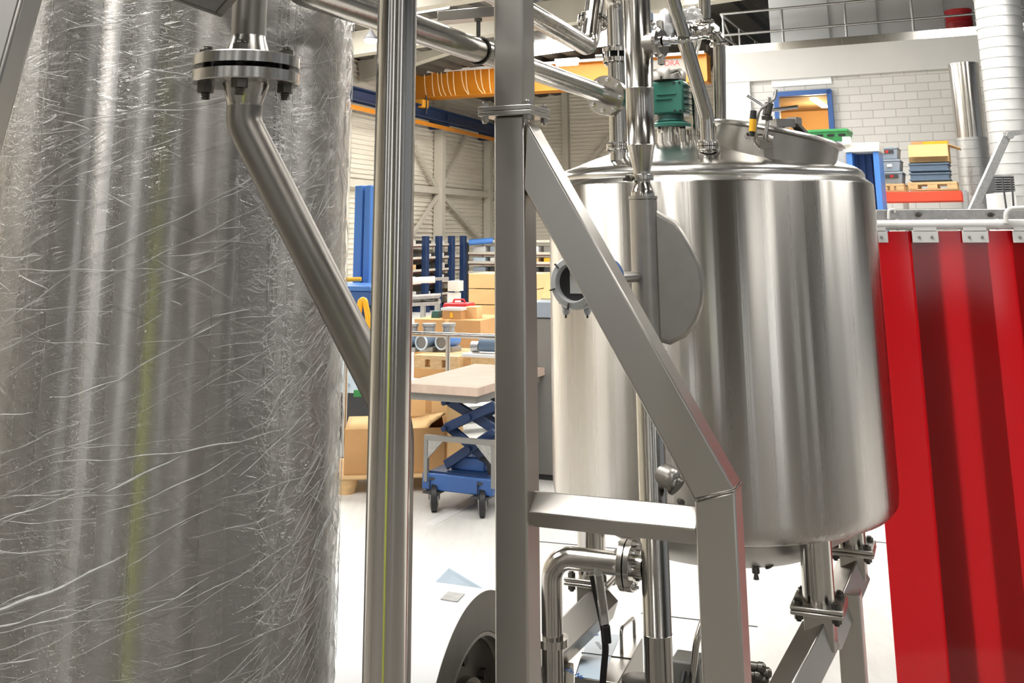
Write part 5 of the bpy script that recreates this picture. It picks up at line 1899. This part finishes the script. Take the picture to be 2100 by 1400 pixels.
part('print_mark', MB().cyl(PZ(1221, 1301, zt2 + 0.001), PZ(1221, 1301, zt2 + 0.001) + Z * 0.001, 0.011, None, 14), M['ink'], t, 'blue print')
part('print_mark', MB().bar(PZ(1224, 1316, zt2 + 0.0015), PZ(1234, 1330, zt2 + 0.0015), 0.012, 0.001), M['grey'], t)
solo('motor_foot', MB().lathe(PA(1310, 1395, 3.0) + Z * -0.02, Z, [(0, -0.2), (0.035, -0.2), (0.035, 0.0), (0.05, 0.0), (0.05, 0.025), (0.03, 0.03), (0, 0.03)], 28), M['bolt'], 'dark round fitting low on the right of the stainless cover', 'fitting')
c = PA(1412, 1380, 3.0)
t = thing('terminal_box', 'dark grey terminal box low between the vertical pipe and the frame leg', 'box', at(c, 0))
part('body', MB().box(at(c, (c.z + 0.045) / 2), (0.085, 0.09, c.z + 0.045), (MV, MU, Z)), M['midgrey'], t, bevel=0.006)
part('cable', MB().tube(fillet([c + MV * 0.0 + Z * 0.02 - MU * 0.05, c - MU * 0.08, at(c - MU * 0.09, 0.02)], 0.02, 5), 0.008, 12), M['rubber'], t)
q0_ = PA(1428, 1315, 2.95)
solo('bent_steel_tube', MB().tube(fillet([at(q0_, 0.0) - MV * 0.03, PA(1420, 1395, 2.95), q0_, PA(1452, 1240, 3.0)], 0.06, 6), 0.010, 18), M['pol'], 'thin bright bent steel tube half behind the frame leg', 'tube')
c = PA(1556, 1382, 2.6)
t = thing('cable_gland_cluster', 'cluster of dark cable glands sticking out right of the frame leg', 'gland cluster', c)
for k, (dx_, dz_) in enumerate(((0.0, 0.016), (0.006, -0.012), (0.014, 0.004), (-0.008, -0.002))):
    p = c + V((dx_, 0, dz_))
    part('gland', MB().lathe(p - MV * 0.03, MV, [(0, 0), (0.011, 0), (0.011, 0.028), (0.013, 0.03), (0.013, 0.042), (0.008, 0.048), (0, 0.05)], 16), M['bolt'], t)
part('plate', MB().box(at(c - MV * 0.035, (c.z + 0.03) / 2), (0.02, 0.06, c.z + 0.03), (MV, MU, Z)), M['dkgrey'], t)

# ---------------------------------------------------------------- level transmitter
lc = PA(1181, 579, 2.72)
la = (MU * 0.93 + MV * 0.37).normalized()
la = V((0.48, 0.87, 0)).normalized()
t = thing('level_transmitter', 'round blue and silver transmitter with a display window, half behind the slanting brace', 'transmitter', lc)
kr = 2.72 / F * 1.08
part('housing', MB().lathe(lc, la, [(0, 0.0), (44 * kr, 0.0), (46 * kr, 0.02), (46 * kr, 0.06), (42 * kr, 0.07), (42 * kr, 0.15), (34 * kr, 0.165), (0, 0.165)], 56), M['midblue'], t, bevel=0)
ring = part('cover_ring', MB().lathe(lc, la, [(33 * kr, -0.012), (36 * kr, -0.022), (46 * kr, -0.02), (50 * kr, -0.010), (50 * kr, 0.012), (46 * kr, 0.016), (33 * kr, 0.016)], 64, closed=True), M['silver'], t, 'ribbed silver cover ring')
lx = la.cross(Z).normalized()
part('terminal_chamber', MB().box(PA(1182, 615, 2.775), (50 * kr, 0.05, 20 * kr), (lx, la, Z)), M['midblue'], t, bevel=0.006)
rc_ = PA(1240, 567, 2.86)
part('rear_chamber', MB().lathe(rc_, la, [(0, -0.05), (30 * kr, -0.05), (36 * kr, -0.03), (36 * kr, 0.02), (28 * kr, 0.03), (0, 0.03)], 40), M['midblue'], t)
for k in range(6):
    a = 2 * PI * k / 6 + 0.3
    d_ = lx * math.cos(a) + Z * math.sin(a)
    part('rib', MB().box(lc + d_ * 44 * kr - la * 0.02, (0.003, 12 * kr, 0.008), (d_.cross(la), d_, la)), M['dkgrey'], ring)
part('window', MB().lathe(lc, la, [(0, -0.004), (33 * kr, -0.004), (33 * kr, 0.0), (0, 0.0)], 48), M['dkgrey'], t, 'dark display window')
part('display_card', MB().box(lc - la * 0.006 + lx * 10 * kr, (40 * kr, 40 * kr, 0.003), (lx, Z, la)), M['paper'], t, 'white display card')
for px in (1160, 1204):
    a = PA(px, 623, 2.76)
    g = part('gland_boss', MB().cyl(a, a + Z * 20 * kr, 13 * kr, None, 20), M['midblue'], t)
    part('gland', MB().lathe(a, -Z, [(0, 0), (9 * kr, 0), (9 * kr, 5 * kr), (7 * kr, 6 * kr), (7.5 * kr, 14 * kr), (5 * kr, 20 * kr), (0, 20 * kr)], 20), M['silver'], g)
    part('plug', MB().cyl(a - Z * 19 * kr, a - Z * 26 * kr, 2 * kr, None, 10), M['rubber'], g)
la2 = P(1321, 566, YA) - V((0.0, 0, 0))
lb = rc_ + V((0, 0, 0))
lb.z = la2.z
part('stem', MB().tube([lb, la2], 11 * kr, 24), M['satin'], t)

# ---------------------------------------------------------------- pipe run on the tank top, left side
t = thing('return_pipe', 'bright pipe with flanges looping over the top left of the tank behind the tall pipe', 'pipe', PA(1266, 330, 3.58))
pb = PA(1266, 200, 3.57)
pbt = PL(1266, -30, pb, V((0, 1, 0)))
pbt = at(pb, pbt.z)
zpb0 = headz(pb) - 0.01
rB = 36 / 2 * 3.57 / F
u0, u1, u2 = PA(1000, -22, 2.66), PA(1208, 98, 3.3), PA(1226, -40, 3.42)
part('pipe', MB().tube(fillet([u0 - (u1 - u0) * 0.4, u0, u1, u2, V((pbt.x, pbt.y, u2.z)), at(pb, PA(1266, 97, 3.57).z)], 0.055, 8), rB, 40), M['pol'], t)
part('lower_pipe', MB().cyl(at(pb, PA(1266, 118, 3.57).z), at(pb, zpb0), rB, None, 40), M['pipe'], t)
du = (u2 - u1).normalized()
flangepair(t, PA(1215, 44, 3.37), du, 0.05, 0.012, 0.004, 6, 0.04, 0.0065, 'pol', 0.3, rB * 0.95, M['chrome'])
zz1 = PA(1266, 110, 3.57).z
flangepair(t, at(pb, zz1), Z, 0.047, 0.016, 0.02, 8, 0.039, 0.006, 'pol', 0.1, rB * 0.95, M['chrome'])
zz2 = PA(1266, 303, 3.57).z
flangepair(t, at(pb, zz2), Z, 0.043, 0.009, 0.003, 8, 0.035, 0.0055, 'pol', 0.1, rB * 0.95, M['chrome'])
part('valve_stem', MB().cyl(at(pb, zz1) - MV * 0.05, at(pb, zz1) - MV * 0.075, 0.008, None, 12), M['chrome'], t)

# slanting inlet pipe
t = thing('inlet_pipe', 'slanting bright pipe coming from the top edge down to a flange on the tank dome', 'pipe', PA(1455, 322, 3.4))
YI = 3.4
pi = PA(1453, 300, YI)
i1 = PA(1446, 240, YI)
i1 = at(pi, i1.z)
i0 = PA(1368, -40, YI)
rI = 30.5 / 2 * YI / F
part('pipe', MB().tube(fillet([i0, i1, pi + Z * 0.005], 0.09, 8), rI, 40), M['pipe'], t)
flangepair(t, pi, Z, 23.5 * YI / F, 0.011, 0.003, 8, 19 * YI / F, 0.0055, 'pol', 0.2, rI * 0.95, M['chrome'])
part('stub', MB().cyl(at(pi, headz(pi) - 0.012), pi - Z * 0.008, rI * 0.97, None, 32), M['pol'], t)
part('weld_ring', MB().torus(at(pi, headz(pi) + 0.001), V((pi.x - TC.x, pi.y - TC.y, 3)).normalized(), rI * 1.25, 0.004, 32, 8), M['pol'], t)

# vent pipes on the right
YV = 3.72
t = thing('vent_pipe', 'pair of slim bright vent pipes with clamps right of the slanting pipe', 'pipe', PA(1476, 250, YV))
q = lambda px, py, d=0.0: PA(px, py, YV + d)
rv = 25 / 2 * YV / F
bot = q(1475, 250)
part('pipe', MB().tube(fillet([at(q(1444, -60), q(1444, -60).z), q(1445, 66), q(1475, 74), at(bot, headz(bot) - 0.01)], 0.045, 8), rv, 32), M['pipe'], t)
b2_ = q(1430, 285)
part('side_pipe', MB().tube(fillet([q(1436, 62, -0.03), at(b2_, q(1430, 110).z), at(b2_, headz(b2_) - 0.01)], 0.03, 6), rv * 0.62, 24), M['pipe'], t)
vb = q(1430, 66, -0.04)
part('valve_body', MB().lathe(vb - MV * 0.02, MV, [(0, -0.03), (0.036, -0.03), (0.042, -0.02), (0.042, 0.0), (0.03, 0.01), (0.026, 0.05), (0.03, 0.055), (0.03, 0.066), (0, 0.066)], 40), M['pol'], t, smooth=50)
for p_, ddv in ((q(1462, 72), MV), (q(1475, 92), Z), (q(1445, 45), Z)):
    part('clamp', MB().lathe(p_, ddv, [(rv, -0.008), (rv * 1.5, -0.006), (rv * 1.55, 0), (rv * 1.5, 0.006), (rv, 0.008)], 32, closed=True).hexa(p_ + V((0.0, -rv * 1.7, 0.0)) - Z * 0.0, V((1, 0, 0)), 0.006, 0.016), M['pol'], t)
part('clamp_bolt', MB().cyl(q(1452, 92, -0.05), q(1452, 104, -0.05), 0.006, None, 10), M['bolt'], t)

# plastic wrapped parts
def bagmesh(c, rx, ry, rz, seed):
    mb = MB()
    n, m = 28, 18
    vs = []
    for j in range(m + 1):
        for i in range(n):
            a, b = 2 * PI * i / n, PI * j / m
            d = V((math.sin(b) * math.cos(a), math.sin(b) * math.sin(a), math.cos(b)))
            k = 1 + 0.28 * mnoise.noise(d * 2.2 + V((seed, 0, 0))) + 0.12 * mnoise.noise(d * 6 + V((seed, 3, 0)))
            vs.append(c + V((d.x * rx, d.y * ry, d.z * rz)) * k)
    fs = []
    for j in range(m):
        for i in range(n):
            k = (i + 1) % n
            fs.append((j * n + i, (j + 1) * n + i, (j + 1) * n + k, j * n + k))
    return mb.add(vs, fs)


solo('plastic_wrapped_fitting', bagmesh(PA(1366, 56, 3.43), 0.030, 0.03, 0.058, 2.0), M['whitegloss'], 'crumpled white plastic bag over a fitting left of the slanting pipe', 'bag', smooth=20)
solo('plastic_wrapped_fitting', bagmesh(PA(1419, 30, 3.42), 0.032, 0.03, 0.026, 5.0), M['bag'], 'crumpled clear and blue plastic wrap below the round lamp, right of the slanting pipe', 'bag', smooth=20)
t = thing('blue_actuator', 'blue actuator peeking out behind the tall vertical pipe above the green gearbox', 'actuator', PA(1326, 60, 3.9))
part('body', MB().box(PA(1322, 46, 3.9), (0.055, 0.07, 0.09), (MV, MU, Z)), M['slate'], t, bevel=0.008)
part('column', MB().cyl(PA(1328, 172, 3.9), PA(1327, 66, 3.9), 0.022, None, 24), M['navy'], t)
part('neck', MB().tube(fillet([PA(1326, 60, 3.85), PA(1334, 45, 3.85), PA(1342, 52, 3.85)], 0.02, 4), 0.012, 14), M['pol'], t)

# ---------------------------------------------------------------- white horizontal vessel lying on the floor
ce = PA(980, 1490, 2.95)
RW = 245 * 2.95 / F
wa = -MV
t = thing('white_vessel', 'large white blasted horizontal vessel lying low between the round pipe and the square post', 'vessel', at(ce, 0))
part('shell', MB().lathe(ce, wa, [(RW - 0.012, 0.0), (RW, 0.0), (RW, 1.25), (RW - 0.03, 1.33), (RW * 0.6, 1.4), (0, 1.42)], 120), M['whitegloss'], t, smooth=50)
part('end_ring', MB().lathe(ce, wa, [(RW * 0.69, -0.001), (RW - 0.001, -0.001), (RW - 0.001, 0.012), (RW * 0.69, 0.012)], 120, closed=True), M['matte'], t, 'dark grey end ring')
part('rim_lip', MB().lathe(ce, wa, [(RW * 0.685, 0.0), (RW * 0.685, 0.06), (RW * 0.63, 0.06), (RW * 0.63, 0.03), (RW * 0.655, 0.03), (RW * 0.655, 0.0)], 100, closed=True), M['satin'], t, 'paler inner lip')
part('end_plate', MB().lathe(ce, wa, [(0, 0.058), (RW * 0.64, 0.058), (RW * 0.64, 0.07), (0, 0.07)], 80), M['matte'], t)
part('hub', MB().lathe(ce, wa, [(0, 0.06), (RW * 0.34, 0.06), (RW * 0.34, 0.03), (RW * 0.3, 0.03), (RW * 0.3, -0.05), (RW * 0.25, -0.05), (RW * 0.25, 0.05), (0, 0.05)], 64), M['pol'], t)
for k in range(6):
    a = 2 * PI * k / 6 + 0.5
    d_ = MU * math.cos(a) + Z * math.sin(a)
    part('bolt', MB().hexa(ce + d_ * RW * 0.48 + wa * 0.06, -wa, 0.016, 0.02), M['bolt'], t)
for s in (0.25, 1.0):
    part('saddle', MB().box(at(ce + wa * s, 0.03), (0.08, 0.4, 0.06), (MV, MU, Z)), M['matte'], t)
# sticker on the shell
sp = ce + wa * 0.065 + (Z * math.cos(0.11) - MU * math.sin(0.11)) * (RW + 0.001)
sn = (Z * math.cos(0.11) - MU * math.sin(0.11))
su = sn.cross(wa)
part('name_plate', MB().box(sp, (0.055, 0.05, 0.003), (wa, su, sn)), M['galv'], t, 'small grey name plate')
sh = [PA(884, 1202, 3.6), PA(920, 1165, 3.62), PA(1012, 1220, 3.6), PA(980, 1275, 3.55)]
q = PA(940, 1240, 3.6)
solo('film_covered_plate', MB().prism(sh + [], V((0, 0.004, 0.002))).add(*taper(at(q, 0) + MU * 0.16, 0.05, 0.05, 0.04, 0.04, q.z, AM)), M['palefilm'], 'corner of a pale blue film covered plate sticking up behind the white vessel', 'plate')

# ---------------------------------------------------------------- red welding curtain
YC_ = 4.13
t0z = P(1900, 461, YC_).z
xpx = lambda px: (px - 1050) / 2153 * YC_
t = thing('curtain_rail', 'white curtain rail with bolted clamp plates and hanger hooks above the red strips', 'curtain rail', V((xpx(1990), YC_, t0z)))
part('rail', MB().tube([V((xpx(1768), YC_, t0z)), V((xpx(2330), YC_, t0z))], 0.0195, 24), M['white'], t)
for px in (1838, 1938, 2043, 2150):
    part('rail_sleeve', MB().tube([V((xpx(px) - 0.004, YC_, t0z)), V((xpx(px) + 0.004, YC_, t0z))], 0.021, 24), M['white'], t)
for k, px in enumerate((1787, 1890, 1992, 2095, 2198)):
    x = xpx(px)
    zc = P(px, 485, YC_ - 0.02).z
    hg = part('clamp_plate', MB().box((x, YC_ - 0.016, zc), (0.102, 0.004, 0.046)), M['galv'] if False else M['white'], t, bevel=0.001)
    part('back_plate', MB().box((x, YC_ + 0.018, zc), (0.102, 0.004, 0.046)), M['white'], t)
    part('hook', MB().box((x, YC_ - 0.016, zc + 0.028), (0.09, 0.004, 0.016)), M['white'], hg)
    for i in (-1, 1):
        part('bolt', MB().lathe(V((x + i * 0.025, YC_ - 0.018, zc - 0.002)), V((0, -1, 0)), [(0, 0), (0.0065, 0), (0.005, 0.004), (0, 0.005)], 14), M['galv'], hg)
part('end_post', MB().tube([V((xpx(2320), YC_ + 0.03, 0)), V((xpx(2320), YC_ + 0.03, t0z))], 0.02, 16), M['white'], t)
EDG = [(1765, 1917), (1862, 2017), (1965, 2120), (2068, 2223), (2171, 2330)]
nm = ['leftmost red curtain strip, its edge free beside the tank', 'second red curtain strip from the left, between the first two full clamp plates', 'third red curtain strip from the left, under the second and third clamp plates', 'red curtain strip at the right edge of the photo', 'last red curtain strip, outside the right edge']
ztp_ = P(1900, 474, YC_).z
for k, (a, b) in enumerate(EDG):
    xa, xb = xpx(a), xpx(b)
    yy = YC_ + (0.007 if k % 2 == 0 else -0.007)
    n, m = 10, 14
    vs, fs = [], []
    for j in range(m + 1):
        z = 0.015 + (ztp_ - 0.015) * j / m
        for i in range(n + 1):
            f = i / n
            x = xa + (xb - xa) * f
            bow = 0.008 * math.sin(PI * f) * (-1 if k % 2 else 1) * (1 - 0.8 * (j / m) ** 4)
            vs.append(V((x, yy - bow * 0.6 + 0.002 * math.sin(z * 2.5 + k), z)))
    for j in range(m):
        for i in range(n):
            fs.append((j * (n + 1) + i, j * (n + 1) + i + 1, (j + 1) * (n + 1) + i + 1, (j + 1) * (n + 1) + i))
    o = solo('curtain_strip', MB().add(vs, fs), M['curtain'], nm[k], 'curtain strip', 'red curtain strips', smooth=80)
# galvanised beam behind the rail
yb_ = 4.3
a, b = P(1793, 441, yb_), P(2330, 439, yb_)
t = thing('galvanised_beam', 'grey galvanised beam running just above and behind the white curtain rail', 'beam', (a + b) / 2)
part('beam', MB().bar(a, b, 0.05, 0.044), M['galv'], t, bevel=0.003)
part('hook', MB().tube(fillet([P(1822, 449, yb_ - 0.04), P(1822, 430, yb_ - 0.04), P(1834, 430, yb_ - 0.03), P(1834, 436, yb_ - 0.03)], 0.012, 5), 0.0055, 10), M['white'], t)
for px in (1883, 2031):
    part('bolt', MB().lathe(P(px, 440, yb_ - 0.027), V((0, -1, 0)), [(0, 0), (0.01, 0), (0.01, 0.012), (0.005, 0.014), (0.005, 0.03), (0, 0.03)], 12), M['bolt'], t)
part('end_post', MB().box(V((b.x, yb_, b.z / 2)), (0.05, 0.05, b.z)), M['galv'], t)
q = lambda px, py: P(px, py, 4.105)
solo('bent_grab_tube', MB().tube(fillet([q(2063, 458), q(2063, 428), q(2160, 424), q(2160, 456)], 0.03, 6), 0.0095, 14), M['white'], 'bent white tube handle on the curtain rail at the right edge', 'handle')

# unseen stand-in for a hi-vis person at the camera, added for the reflection
py_ = V((-0.22, -0.55, 0))
t = thing('hivis_stand_in', 'yellow green stand-in for a hi-vis person behind the viewpoint, added for reflections', 'post', py_)
part('hivis_body', MB().lathe(py_, Z, [(0, 0.06), (0.11, 0.06), (0.12, 0.1), (0.12, 1.52), (0.09, 1.6), (0, 1.61)], 32), M['hivis'], t)
part('base', MB().lathe(py_, Z, [(0, 0), (0.16, 0), (0.16, 0.03), (0.04, 0.06), (0, 0.06)], 32), M['dkgrey'], t)

# ================================================================== LIGHT
w = bpy.data.worlds.new('world')
SC.world = w
w.use_nodes = True
bg = w.node_tree.nodes['Background']
bg.inputs['Color'].default_value = (0.9, 0.95, 1.0, 1)
bg.inputs['Strength'].default_value = 0.35
SC.view_settings.view_transform = 'Standard'
SC.view_settings.look = 'None'
SC.view_settings.gamma = 1
SC.view_settings.use_curve_mapping = False
SC.view_settings.exposure = 0.0
SC.cycles.max_bounces = 10
SC.cycles.transparent_max_bounces = 16
SC.cycles.caustics_reflective = False
SC.cycles.caustics_refractive = False
SC.cycles.sample_clamp_indirect = 6
bpy.context.view_layer.update()
